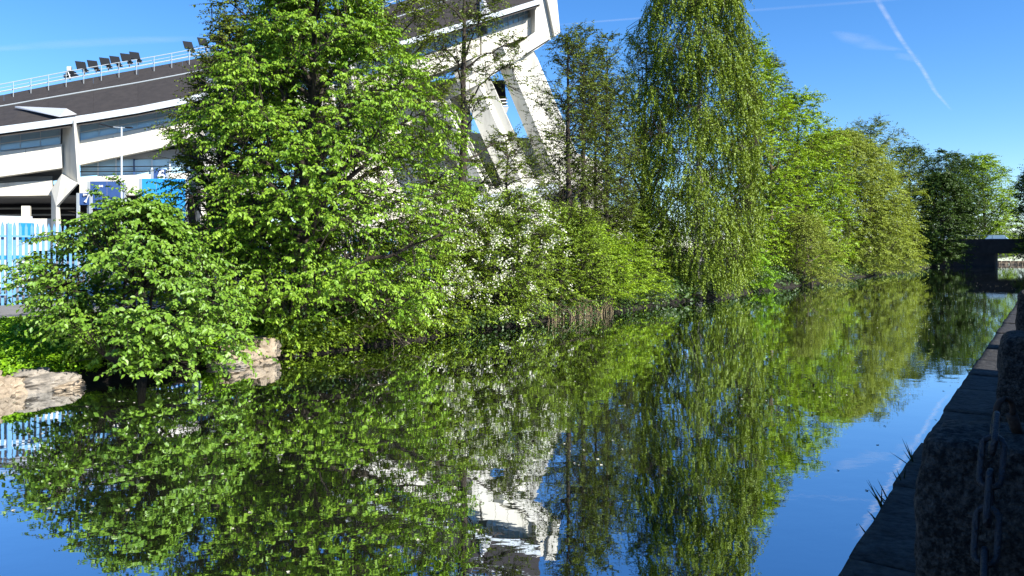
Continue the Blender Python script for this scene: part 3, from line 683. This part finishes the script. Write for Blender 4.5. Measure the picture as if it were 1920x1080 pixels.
# roof struts: triangular white fins on the roof at column lines
for x0, x1 in ((28, 128), (372, 408), (900, 910)):
    a = fac(x0, I(x0, EAVE)*.45+I(x0, RIDGE)*.55, 2.2); b = fac(x1, I(x1, EAVE)-3, -1.9)
    sbuild(MB().loft([[a+(0, 0, .1), a+(0, 0, .0), a+(.15, .1, .05)], [b+(0, -.2, .55), b+(-.45, -.2, .0), b+(.45, .2, .25)]]), 'roof_fin', M['white'])
# bays: glass panes, mullions, handrail, white parapet
def gallery(xa, xb, n_, k=0.0):
    top = lambda x: I(x, EAVE)+9; bot = lambda x: I(x, GL_B)
    xs2 = np.linspace(xa, xb, n_+1)
    bay = slab('gallery_bay', M['mull'], [(xa, bot(xa)-1.2), (xb, bot(xb)-1.2)], [(xa, bot(xa)), (xb, bot(xb))], k+.2, k+.48)
    for a, b in zip(xs2, xs2[1:]):
        slab('glass_pane', M['glass'], [(a+.8, top(a)), (b-.8, top(b))], [(a+.8, bot(a)-1.3), (b-.8, bot(b)-1.3)], k+.35, k+.42, bay)
    for x in xs2:
        slab('mullion', M['mull'], [(x-.7, top(x)), (x+.7, top(x))], [(x-.7, bot(x)-1.3), (x+.7, bot(x)-1.3)], k+.25, k+.40, bay)
    pts = [fac(x, .45*top(x)+.55*bot(x), k+.1) for x in xs2]; sbuild(MB().tube(pts, .035, 4), 'handrail', M['white'], bay)
gallery(-150, 113, 7); gallery(150, 400, 7); gallery(404, 640, 6); gallery(660, 895, 6); gallery(915, 1003, 9)
def parapet(xa, xb, k=-.25):
    xs2 = np.linspace(xa, xb, 5)
    for a, b in zip(xs2, xs2[1:]):
        slab('parapet_panel', M['concrete'], [(a+.3, I(a, GL_B)), (b-.3, I(b, GL_B))], [(a+.3, I(a, WB_B)), (b-.3, I(b, WB_B))], k, k+.9)
    # soffit slab running back under the gallery
    slab('soffit', M['concrete_grey'], [(x, I(x, WB_B)-4) for x in xs2], [(x, I(x, WB_B)-.5) for x in xs2], k+.95, 9)
parapet(-160, 117); parapet(149, 402); parapet(405, 650); parapet(652, 900); parapet(903, 1004)
# back wall of the gallery so the glass has something behind it
xs2 = np.linspace(-160, 1000, 12)
slab('gallery_back_wall', M['concrete_grey'], [(x, I(x, EAVE)+4) for x in xs2], [(x, I(x, GL_B)) for x in xs2], 5.0, 5.3)
# wedge columns: shaded left cheek, lit right cheek
def column(x, yt, yb, w=1.0):
    rings = []
    for y, l_, nz, rt in ((yt, -14, 6, 18), ((yt+yb)/2, -16, 10, 17), (yb, -16, 14, 15)):
        rings.append([fac(x+l_*w, y, .2), fac(x+nz*w, y, -1.9), fac(x+(nz+4)*w, y, -1.9), fac(x+rt*w, y, -.3), fac(x+rt*w, y, 1.2), fac(x+l_*w, y, 1.2)])
    sbuild(MB().loft(rings), 'column', M['concrete'])
    # bent foot: beam folding back left and down
    A = [[fac(x+l_*w, y, k) for l_, y, k in q] for q in (
        ((-16, yb-18, -1.2), (14, yb-2, -1.9), (16, yb-1, -1.0), (16, yb-4, 1.2), (-16, yb-20, 1.2)),
        ((-36, yb+10, -.8), (-27, yb+42, -1.6), (-20, yb+40, -.8), (-20, yb+40, 1.2), (-36, yb+10, 1.2)),
        ((-36, yb+120, -.6), (-27, yb+120, -1.2), (-14, yb+120, -.8), (-14, yb+120, 1.2), (-36, yb+120, 1.2)))]
    sbuild(MB().loft(A), 'column_foot', M['concrete'])
column(132, 225, 345); column(403, 170, 300); column(651, 112, 260)
# lower ring slab and undercroft, left bay; dark back wall stands for its shade
slab('lower_band', M['concrete'], [(-160, 352), (98, 338)], [(-160, 370), (98, 366)], .6, 1.4)
slab('lower_soffit', M['concrete_grey'], [(-160, 336), (98, 330)], [(-160, 351), (98, 337)], 1.5, 2.0)
slab('undercroft_wall', M['dark'], [(-160, 350), (500, 340)], [(-160, 490), (500, 490)], 9, 9.4)
slab('undercroft_ceiling', M['concrete_grey'], [(-160, 368), (150, 366)], [(-160, 372), (150, 370)], 1.5, 9)
for y in (378, 390, 402): slab('undercroft_beam', M['concrete_grey'], [(-160, y), (140, y-1)], [(-160, y+3), (140, y+2)], 7.5, 8)
slab('undercroft_pier', M['concrete'], [(40, 386), (56, 386)], [(40, 480), (56, 480)], .8, 1.6)
slab('base_wall', M['concrete'], [(-160, 409), (110, 410)], [(-160, 470), (110, 470)], -.4, .2)
# right of the column: lower glazed gallery
slab('lower_wall', M['concrete'], [(149, 332), (500, 318)], [(149, 366), (500, 366)], .3, 1.1)
for i, (a, b) in enumerate(zip(np.linspace(150, 420, 9), np.linspace(150, 420, 9)[1:])):
    slab('glass_pane', M['glass'], [(a+.8, 300), (b-.8, 297)], [(a+.8, 331), (b-.8, 328)], 1.6, 1.7)
    slab('mullion', M['navy' if i % 3 == 2 else 'mull'], [(b-1.4, 298), (b+1.4, 298)], [(b-1.4, 330), (b+1.4, 330)], 1.3, 1.55)
for dy in (313, 322): sbuild(MB().tube([fac(x, dy-(x-150)*.008, .5) for x in (150, 280, 420)], .035, 4), 'handrail', M['black'])
slab('upper_ramp_soffit', M['concrete_grey'], [(230, 290), (420, 270)], [(230, 297), (420, 296)], 1.2, 8)

# leaning end pylons
def leg(x0, y0, x1, y1, wl, wm, wr, k=-1.5):
    rr = []
    for x, y in ((x0, y0), (x1, y1)):
        rr.append([fac(x, y+4, k+.9), fac(x+wl, y, k), fac(x+wm, y, k+.35), fac(x+wr, y-4, k), fac(x+wr+2, y-4, k+3), fac(x, y, k+3)])
    sbuild(MB().loft(rr), 'leaning_leg', M['concrete'])
leg(921, 88, 1062, 425, 22, 50, 74, -.85); leg(850, 132, 980, 425, 36, 46, 60, -.85); leg(800, 190, 918, 425, 30, 36, 42, -.85)
def plate(name, m, poly, k0, k1):
    d = np.array((NF[0], NF[1], 0))*(k1-k0); A = [fac(x, y, k0) for x, y in poly]
    sbuild(MB().loft([A, [q+d for q in A]]), name, m)
plate('end_wall', M['concrete'], [(1004, -6), (1042, -22), (1050, 62), (1007, 92), (984, 104), (900, 156), (862, 176), (866, 150), (928, 119), (1003, 60)], -1.0, 2.4)
plate('end_corner', M['concrete'], [(1022, -20), (1042, -24), (1050.5, 62), (1040, 68)], -1.35, -1.05)
plate('painted_shadow_line', M['dark'], [(982, 103), (1030, 73), (1031, 75), (983, 105)], -1.06, -1.02)  # thin dark strips stand in for shadow lines along the beam
plate('painted_shadow_line', M['dark'], [(930, 134), (955, 121), (956, 123), (931, 136)], -1.06, -1.02)
plate('stair_box', M['concrete'], [(884, 112), (923, 93), (926, 118), (886, 136)], -.9, 1.5)
plate('end_soffit', M['concrete_grey'], [(923, 93), (1003, 58), (928, 121)], 1.0, 1.2)
plate('opening_shade_plate', M['black'], [(915, 152), (946, 150), (950, 196), (934, 198)], 3, 3.3)  # black plate stands in for the shade inside the open bay
for y in (187, 193, 199): sbuild(MB().tube([fac(928, y, .4), fac(952, y-1, .4)], .05, 4), 'landing_rail', M['white'])
plate('landing', M['concrete_grey'], [(930, 201), (954, 200), (950, 212), (934, 212)], .2, 3)
# lower white ramp band at the end
slab('ramp_band', M['concrete'], [(780, 395), (862, 372), (1040, 324), (1130, 300)], [(780, 425), (880, 398), (1050, 358), (1130, 345)], -3.2, -2.2)
slab('ramp_band', M['eave'], [(860, 374), (1045, 342)], [(880, 399), (1050, 360)], -3.5, -3.25)
slab('ramp_soffit', M['concrete_grey'], [(780, 425), (1130, 346)], [(780, 430), (1130, 352)], -2.1, 4)
slab('base_wall', M['concrete'], [(500, 420), (1180, 392)], [(500, 492), (1180, 492)], 4.2, 4.6)
slab('base_pier', M['concrete'], [(985, 372), (1012, 366)], [(985, 492), (1012, 492)], -2.6, -1.6)

plate('rear_wall', M['concrete'], [(640, 215), (780, 165), (872, 140), (884, 222), (884, 400), (640, 440)], 4.5, 4.9)
plate('rear_wall', M['concrete'], [(884, 248), (1010, 262), (1120, 300), (1140, 392), (884, 395)], 4.5, 4.9)

# gate signs and blue boards in front of the stadium
def digits(parent, base, org, right, up, nrm, pts, s, m, name):
    mb = MB()
    for poly in pts: mb.tube([org+right*a*s+up*b*s+nrm*.05-base for a, b in poly], .09, 5, True)
    mb.build(name, m, parent)
ND = np.array((-NF[0], -NF[1], 0)); RT = np.array((NF[1], -NF[0], 0))
def sign(label, x0, x1, y0, y1, k, m, frame=True, seams=0, name='gate_sign'):
    a = fac((x0+x1)/2, y1, k); base = a.copy(); base[2] = .92
    r = thing(name, base, label, 'sign')
    A = [fac(x0, y0, k), fac(x1, y0, k), fac(x1, y1, k), fac(x0, y1, k)]
    if seams:
        for i in range(seams):
            xa, xb = x0+(x1-x0)*i/seams, x0+(x1-x0)*(i+1)/seams
            q = [fac(xa+.25, y0, k), fac(xb-.25, y0, k), fac(xb-.25, y1, k), fac(xa+.25, y1, k)]
            fixn(MB().loft([q, [p-ND*.35 for p in q]]).build('panel', m, r, off=base))
    else: fixn(MB().loft([A, [p-ND*.3 for p in A]]).build('board', m, r, off=base))
    zt = A[0][2]
    for x in (x0-2.2, x1+2.2):
        p = fac(x, y1, k+.05); MB().box((p[0]-base[0], p[1]-base[1], (zt-.92)/2), (.08, .08, (zt-.92)/2)).build('post', M['steel'], r)
    return r, base
r, b_ = sign('small navy gate sign reading 6 beside the lower gallery', 288, 311, 317, 341, -1.5, M['navy'])
SIX = [[(.62, .92), (.42, 1.0), (.18, .8), (.08, .45), (.12, .15), (.35, 0), (.6, .12), (.66, .35), (.5, .55), (.25, .52), (.1, .38)]]
digits(r, b_, fac(296, 337, -1.5), RT, UP, ND, SIX, .62, M['white'], 'numeral')
r, b_ = sign('small navy gate sign reading 7 left of the wide navy board', 149, 168, 362, 384, -1.5, M['navy'])
digits(r, b_, fac(156, 379, -1.5), RT, UP, ND, [[(0, 1), (.7, 1), (.25, 0)]], .46, M['white'], 'numeral')
r, b_ = sign('wide navy board with two white dots in front of the stadium', 169, 232, 340, 392, -1.3, M['navy'], seams=2, name='navy_board')
for x in (187, 191.5):
    p = fac(x, 349, -1.3)+ND*.03-b_; MB().loft([[p+RT*.055*math.cos(q)+UP*.075*math.sin(q)+ND*h for q in np.linspace(0, 6.283, 13)[:-1]] for h in (0, .02)]).build('white_dot', M['white'], r)
sign('large bright cyan-blue panelled screen between the lamp post and the elm', 266, 348, 335, 415, -2.2, M['blue'], seams=3, name='blue_screen')

# ------------------------------------------------------------------ far bridge
bt = 122.0; bb = ct(-6, bt, 0)
br = thing('road_bridge', bb, 'low concrete road bridge with shade in its dark colour crossing the canal at far right', 'bridge')
axb = np.array((ct(1, 0), ct(0, 1), UP))
def bbox(name, c, t, z, h, m): return MB().box(ct(c, t, z), h, axb).build(name, m, br, off=bb)
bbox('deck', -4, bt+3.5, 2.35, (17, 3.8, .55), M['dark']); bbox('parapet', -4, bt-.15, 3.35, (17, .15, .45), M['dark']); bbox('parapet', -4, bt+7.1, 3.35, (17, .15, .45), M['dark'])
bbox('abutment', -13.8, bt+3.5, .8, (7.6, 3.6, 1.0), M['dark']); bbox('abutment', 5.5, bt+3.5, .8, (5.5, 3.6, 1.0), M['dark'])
for i in range(22): bbox('railing_post', -20+i*1.5, bt-.15, 4.05, (.03, .03, .26), M['steel'])
bbox('handrail', -4, bt-.15, 4.33, (17, .04, .03), M['steel'])
def car(label, c, t, col, body):
    b = ct(c, t, 2.905); r = thing('parked_car', b, label, 'car', 'cars on the bridge')
    sec_ = [(-2.1, .35, .75), (-1.9, .3, .9), (-.9, .3, .98), (.9, .3, .95), (1.9, .3, .85), (2.15, .38, .7)]
    rr = [[ct(a, -.82, z0), ct(a, .82, z0), ct(a, .82, z1), ct(a, -.82, z1)] for a, z0, z1 in sec_]
    o = fixn(MB().loft(rr).build('body', body, r)); bev(o, .06)
    rr = [[ct(a, -w, z) for a, w, z in ((-1.7, .74, .9), (1.15, .74, .9), (.55, .6, 1.45), (-1.2, .6, 1.45))], [ct(a, w, z) for a, w, z in ((-1.7, .74, .9), (1.15, .74, .9), (.55, .6, 1.45), (-1.2, .6, 1.45))]]
    bev(fixn(MB().loft(rr).build('cabin', M['glass'], r)), .05)
    bev(MB().box(ct(-.3, 0, 1.46), (.85, .58, .03), axb).build('car_roof', body, r), .02)
    for a in (-1.3, 1.3):
        for s in (-1, 1):
            MB().loft([[ct(a+.31*math.cos(q), s*.84+d, .31+.31*math.sin(q)) for q in np.linspace(0, 6.283, 17)[:-1]] for d in (-.1, .1)]).build('wheel', M['black'], r)
car('white car on the bridge, left of the blue car', -11.8, bt+2.2, None, M['white']); car('dark blue car on the bridge near the right edge', -5.8, bt+2.2, None, M['navy'])
# sunlit stony bank beyond the bridge
rg = np.random.default_rng(12); rb = thing('stone_embankment', ct(-2, 142, 0), 'pale sunlit stone embankment seen under the bridge', 'embankment'); eb = ct(-2, 142, 0)
for row in range(2):
    for i in range(22):
        c_ = -7.5+i*.62+row*.3; o = MB().box((0, 0, 0), (.31, .38, .17), axb).build('stone', M['rock'], rb); bev(o, .06)
        o.location = [float(q) for q in ct(c_+rg.normal(0, .05)+2, row*.55+.02*i, .12+row*.30)]; o.rotation_euler = (rg.normal(0, .08), rg.normal(0, .08), rg.normal(0, .15))

# ------------------------------------------------------------------ near quay: coping, granite posts, chain
qb = ct(-.5, 0, 0); q = thing('quay_wall', qb, 'dark stone quay edge at lower right, in shade', 'quay wall')
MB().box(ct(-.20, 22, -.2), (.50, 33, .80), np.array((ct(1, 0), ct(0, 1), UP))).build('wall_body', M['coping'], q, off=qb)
t = -8.0; k = 0
while t < 55:
    l_ = rnd.uniform(1.0, 1.5); bm = bmesh.new(); bmesh.ops.create_cube(bm, size=1)
    bmesh.ops.subdivide_edges(bm, edges=bm.edges, cuts=6, use_grid_fill=True)
    for v_ in bm.verts:
        s_ = Vector((v_.co.x*.62, v_.co.y*(l_-.02), v_.co.z*.20)); nz = mnoise.noise(s_*4+Vector((k, 0, 0)))*.010+mnoise.noise(s_*14+Vector((k, 0, 0)))*.006
        rx = 1-.035*max(0, abs(v_.co.x)*2-.85)/.15*(1 if v_.co.z > .3 else 0)
        s_ += s_.normalized()*nz; v_.co = Vector(ct(s_.x*rx, s_.y, s_.z))
    me = bpy.data.meshes.new('coping_stone'); bm.to_mesh(me); bm.free(); me.shade_smooth()
    o = link('coping_stone', me, M['coping'], q); o.location = [float(a) for a in ct(-.47+rnd.uniform(-.012, .012), t+l_/2, .665+rnd.uniform(-.012, .012))-qb]
    t += l_; k += 1

def granite_post(label, c0, t0, ztop, seed, group='granite posts along the quay edge'):
    bm = bmesh.new(); bmesh.ops.create_cube(bm, size=2); bmesh.ops.subdivide_edges(bm, edges=bm.edges, cuts=19, use_grid_fill=True)
    H = ztop-.74
    for v_ in bm.verts:
        u = v_.co; e = [abs(u.x), abs(u.y), max(u.z, -.6)]
        rr = Vector(u); 
        ln = (abs(u.x)**10+abs(u.y)**10+abs(u.z)**10)**(1/10); rr = rr/ln if u.z > 0 else Vector((u.x, u.y, u.z))/((abs(u.x)**10+abs(u.y)**10)**(1/10) if max(abs(u.x), abs(u.y)) > .99 else 1)
        tp = 1-.16*(rr.z+1)/2
        s_ = Vector((rr.x*.33*tp, rr.y*.30*tp, (rr.z+1)/2*H))
        nz = mnoise.noise(s_*3+Vector((seed, 0, 0)))*.04+mnoise.noise(s_*9+Vector((seed, 3, 0)))*.018+mnoise.noise(s_*26+Vector((seed, 3, 0)))*.007
        s_ += Vector((u.x, u.y, u.z*.6)).normalized()*nz; v_.co = Vector(ct(s_.x, s_.y, s_.z))
    me = bpy.data.meshes.new('granite_post'); bm.to_mesh(me); bm.free(); me.shade_smooth()
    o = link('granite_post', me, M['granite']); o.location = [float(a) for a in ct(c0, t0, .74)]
    return tag(o, label, 'post', group)
granite_post('nearest rough granite post, the chain hangs in front of it', -.12, 3.44, 1.50, 1.0)
granite_post('second rough granite post, behind the chained one, cut by the right edge', -.06, 7.7, 1.49, 5.0)
granite_post('small sunlit granite post on the quay far beyond the shaded posts', -.10, 13.2, 1.62, 9.0)
granite_post('granite post just behind the camera holding the chain end', .15, -1.2, 1.50, 13.0)

# chain
def link_mesh(a=.052, b=.030, r=.0125):
    pts = []
    for q in np.linspace(0, math.pi, 9): pts.append((b*math.cos(q), a-b+b*math.sin(q)+.015, 0))
    for q in np.linspace(math.pi, 2*math.pi, 9): pts.append((b*math.cos(q), -(a-b)+b*math.sin(q)-.015, 0))
    P = np.array(pts); n_ = len(P); mb = MB(); rings = []
    for i in range(n_+1):
        p = P[i % n_]; d = unit(P[(i+1) % n_]-P[(i-1) % n_]); o1 = np.cross(d, (0, 0, 1.0))
        rings.append([p+r*(o1*math.cos(x)+np.array((0, 0, 1.0))*math.sin(x)) for x in np.linspace(0, 6.2832, 9)[:-1]])
    mb.loft(rings, False); return mb
ring = px(1866, 782, 2.72)
ctrl = [ring+np.array((0, 0, -.02)), px(1862, 835, 2.62), px(1852, 960, 2.52), px(1845, 1080, 2.44), ct(-.12, 2.0, .90), ct(-.05, 1.0, .80), ct(0, 0, .88), ct(.1, -.85, 1.4)]
ctrl = np.array(ctrl); dist = np.concatenate([[0], np.cumsum(np.linalg.norm(np.diff(ctrl, axis=0), axis=1))])
dense = np.stack([np.interp(np.linspace(0, dist[-1], 400), dist, ctrl[:, d]) for d in range(3)], 1)
for _ in range(30): dense[1:-1] = (dense[:-2]+dense[1:-1]*2+dense[2:])/4
cb = ring.copy(); cb[2] = .75; ch = thing('mooring_chain', cb, 'heavy dark iron chain hanging from the nearest granite post', 'chain')
dd = np.concatenate([[0], np.cumsum(np.linalg.norm(np.diff(dense, axis=0), axis=1))]); pitch = .128; lm = None
for i in range(int(dd[-1]/pitch)):
    s0 = (i+.5)*pitch; p = np.array([np.interp(s0, dd, dense[:, d]) for d in range(3)]); p2 = np.array([np.interp(s0+.03, dd, dense[:, d]) for d in range(3)])
    tg = unit(p2-p); sd = unit(np.cross(tg, (.55, -.8, .1))); nn = np.cross(sd, tg); ang = (.25 if i % 2 == 0 else 1.75)+rnd.uniform(-.2, .2)
    a_ = sd*math.cos(ang)+nn*math.sin(ang); b_ = np.cross(a_, tg)
    if lm is None: o = link_mesh(.078, .034, .0108).build('chain_link', M['iron'], ch, smooth=True); lm = o.data
    else: o = link('chain_link', lm, None, ch)
    mt = Matrix.Identity(4)
    for r_ in range(3): mt[r_][0], mt[r_][1], mt[r_][2], mt[r_][3] = a_[r_], tg[r_], b_[r_], p[r_]-cb[r_]
    o.matrix_basis = mt
e0 = px(1884, 770, 2.82); arc = [e0+np.array((.045*math.cos(x)+.0, .02*math.cos(x), .045*math.sin(x))) for x in np.linspace(-.4, 3.9, 12)]
MB().tube(arc, .011, 8, True).build('eye_bolt', M['rust'], ch, off=cb, smooth=True)
MB().tube([e0+(.04, .02, -.02), e0+(.09, .05, -.12)], .02, 8, True).build('bolt_shank', M['rust'], ch, off=cb, smooth=True)

# grass tufts growing out of the quay edge
for i, (y, n_, hh) in enumerate(((868, 5, .20), (948, 7, .15), (905, 3, .10), (655, 4, .16), (700, 3, .10), (980, 3, .08))):
    D_ = 1.45*F/(y-HOR); xx = 1970-.667*(y-HOR); b = px(xx+2, y, D_)+ct(.012, 0); b[2] = .73; hh *= 1.3; rg = np.random.default_rng(50+i); bl_ = []
    for j in range(n_):
        p = ct(rg.uniform(-.015, .02), rg.normal(0, .06)); d = unit(np.array((-.55+rg.normal(0, .3), rg.normal(0, .3), 1))); h_ = hh*rg.uniform(.5, 1.15)
        e = p+d*h_; w2 = np.array((.006, .002, 0))
        m_ = (p+e)/2+UP*.01*h_
        mb = MB(); bl_.append(mb); mb.add([p-w2, p+w2, m_+w2*.8, m_-w2*.8, e, p+(0, .004, 0), m_+(0, .004, 0)], [(0, 1, 2, 3), (3, 2, 4), (1, 5, 6, 2), (5, 0, 3, 6), (6, 3, 4), (2, 6, 4)])
    r = thing('grass_tuft', b, ['tallest grass tuft on the quay edge', 'spiky grass tuft lower on the quay edge', 'tiny grass tuft between the two bigger tufts',
              'small grass tuft on the quay edge beside the second granite post', 'few grass blades on the quay edge between the posts', 'lowest tiny grass tuft on the quay edge'][i], 'grass', 'grass tufts on the quay edge')
    for mb in bl_: mb.build('blade', L['grass'], r)

# unseen tall wall, added behind the camera to keep the quay in shade
wl = thing('shade_wall', ct(3.4, -3, .6), 'tall grey stone wall added out of view to shade the quay', 'wall'); wb_ = ct(3.4, -3, .6); rg = np.random.default_rng(3)
MB().box(ct(3.7, -3, 3.0), (.25, 13.6, 2.4), np.array((ct(1, 0), ct(0, 1), UP))).build('wall_core', M['brick'], wl, off=wb_)
for row in range(8):
    t = -16.6+(.5 if row % 2 else 0)
    while t < 9.6:
        l_ = rg.uniform(.9, 1.5); l_ = min(l_, 10.4-t); o = MB().box((0, 0, 0), (.08, l_/2-.01, .29), np.array((ct(1, 0), ct(0, 1), UP))).build('stone', M['brick'], wl)
        o.location = [float(a) for a in ct(3.40+rg.uniform(-.015, .015), t+l_/2, .6+.31+row*.6)-wb_]; t += l_

# ------------------------------------------------------------------ flecks floating on the water
rg = np.random.default_rng(77); n_ = 900
cc = rg.uniform(-12.2, -1.2, n_); tt = rg.uniform(0, 1, n_)**1.6*60+1
P = np.array([ct(a, b, .004) for a, b in zip(cc, tt)]); nn = unit(np.array((0, 0, 1.))+rg.normal(0, .05, P.shape)); ld = unit(np.cross(nn, rg.normal(0, 1, P.shape)))
tag(leaf_obj('floating_flecks', leaves_geo(P, ld, nn, rg.uniform(.015, .05, n_), .8), rg.uniform(0, 1, n_), L['fluff'], None, (0, 0, 0)), 'pale catkins and leaf flecks floating on the water', 'flecks', kind='stuff')

# ------------------------------------------------------------------ contrails and wisps high in the sky
def cloudmat(name, dens, sc):
    m = bpy.data.materials.new(name); m.use_nodes = True; n = m.node_tree.nodes; l = m.node_tree.links; n.clear()
    out = n.new('ShaderNodeOutputMaterial'); d = n.new('ShaderNodeBsdfDiffuse'); d.inputs[0].default_value = (.9, .9, .9, 1)
    tr_ = n.new('ShaderNodeBsdfTranslucent'); tr_.inputs[0].default_value = (.9, .9, .9, 1); ad = n.new('ShaderNodeMixShader'); ad.inputs[0].default_value = .5
    t = n.new('ShaderNodeBsdfTransparent'); mx = n.new('ShaderNodeMixShader'); at = n.new('ShaderNodeAttribute'); at.attribute_name = 'fade'
    tc = n.new('ShaderNodeTexCoord'); nz = n.new('ShaderNodeTexNoise'); nz.inputs['Scale'].default_value = sc; nz.inputs['Detail'].default_value = 5
    mr = n.new('ShaderNodeMapRange'); mr.inputs['From Min'].default_value = .3; mr.inputs['From Max'].default_value = .75; mr.inputs['To Max'].default_value = dens
    mr.inputs['To Min'].default_value = dens*.25
    mu = n.new('ShaderNodeMath'); mu.operation = 'MULTIPLY'
    l.new(tc.outputs['Object'], nz.inputs['Vector']); l.new(nz.outputs['Fac'], mr.inputs[0]); l.new(mr.outputs[0], mu.inputs[0]); l.new(at.outputs['Fac'], mu.inputs[1])
    l.new(d.outputs[0], ad.inputs[1]); l.new(tr_.outputs[0], ad.inputs[2])
    l.new(mu.outputs[0], mx.inputs[0]); l.new(t.outputs[0], mx.inputs[1]); l.new(ad.outputs[0], mx.inputs[2]); l.new(mx.outputs[0], out.inputs[0]); return m
def sheet(name, label, cat, pts, widths, m, alt=4200.0):    # thin ice cloud lying at one height
    P = []
    for x, y in pts: D = (alt-CAMH)*F/(HOR-y); P.append(px(x, y, D))
    P = np.array(P); dn = np.linspace(0, 1, len(P)); tt = np.linspace(0, 1, 60); Q = np.stack([np.interp(tt, dn, P[:, d]) for d in range(3)], 1)
    Q[1:-1] = (Q[:-2]+Q[1:-1]+Q[2:])/3
    w = np.interp(tt, np.linspace(0, 1, len(widths)), widths); T = unit(np.gradient(Q, axis=0)); S = unit(np.cross(T, UP)); v = []; f = []; fd = []
    lat = np.linspace(-1, 1, 9)
    for i in range(60):
        for a in lat: v.append(Q[i]+S[i]*a*w[i]); fd.append((1-a*a)**1.5*min(1, 8*tt[i]*(1-tt[i])+.0))
    for i in range(59):
        for j in range(8): a = i*9+j; f.append((a, a+1, a+10, a+9))
    o = MB().add(v, f).build(name, m, smooth=True); at = o.data.attributes.new('fade', 'FLOAT', 'POINT'); at.data.foreach_set('value', fd)
    return tag(o, label, cat)
sheet('contrail', 'thin curved white contrail crossing the upper right sky', 'contrail', [(1600, -80), (1645, 0), (1690, 75), (1730, 130), (1752, 170), (1785, 208)], (70, 60, 60, 70, 50), cloudmat('contrail_ice', .36, .002))
sheet('contrail', 'faint broad contrail near the top edge right of the birch', 'contrail', [(1000, 50), (1200, 34), (1400, 20), (1600, 5), (1760, -8)], (60, 90, 110, 90), cloudmat('old_contrail_ice', .15, .0006))
sheet('cirrus_wisp', 'small feathery cloud wisp left of the curved contrail', 'cloud', [(1560, 58), (1605, 72), (1640, 88), (1700, 95)], (90, 330, 260, 80), cloudmat('wisp_ice', .17, .0016))
sheet('cirrus_wisp', 'faint flat cloud streak above the stadium floodlights', 'cloud', [(-60, 96), (100, 84), (250, 76), (420, 70)], (150, 330, 330, 150), cloudmat('streak_ice', .16, .0006))
sheet('cirrus_wisp', 'tiny pale wisp touching the curved contrail', 'cloud', [(1680, 98), (1700, 106), (1725, 118)], (60, 260, 60), cloudmat('tiny_wisp_ice', .13, .0016))
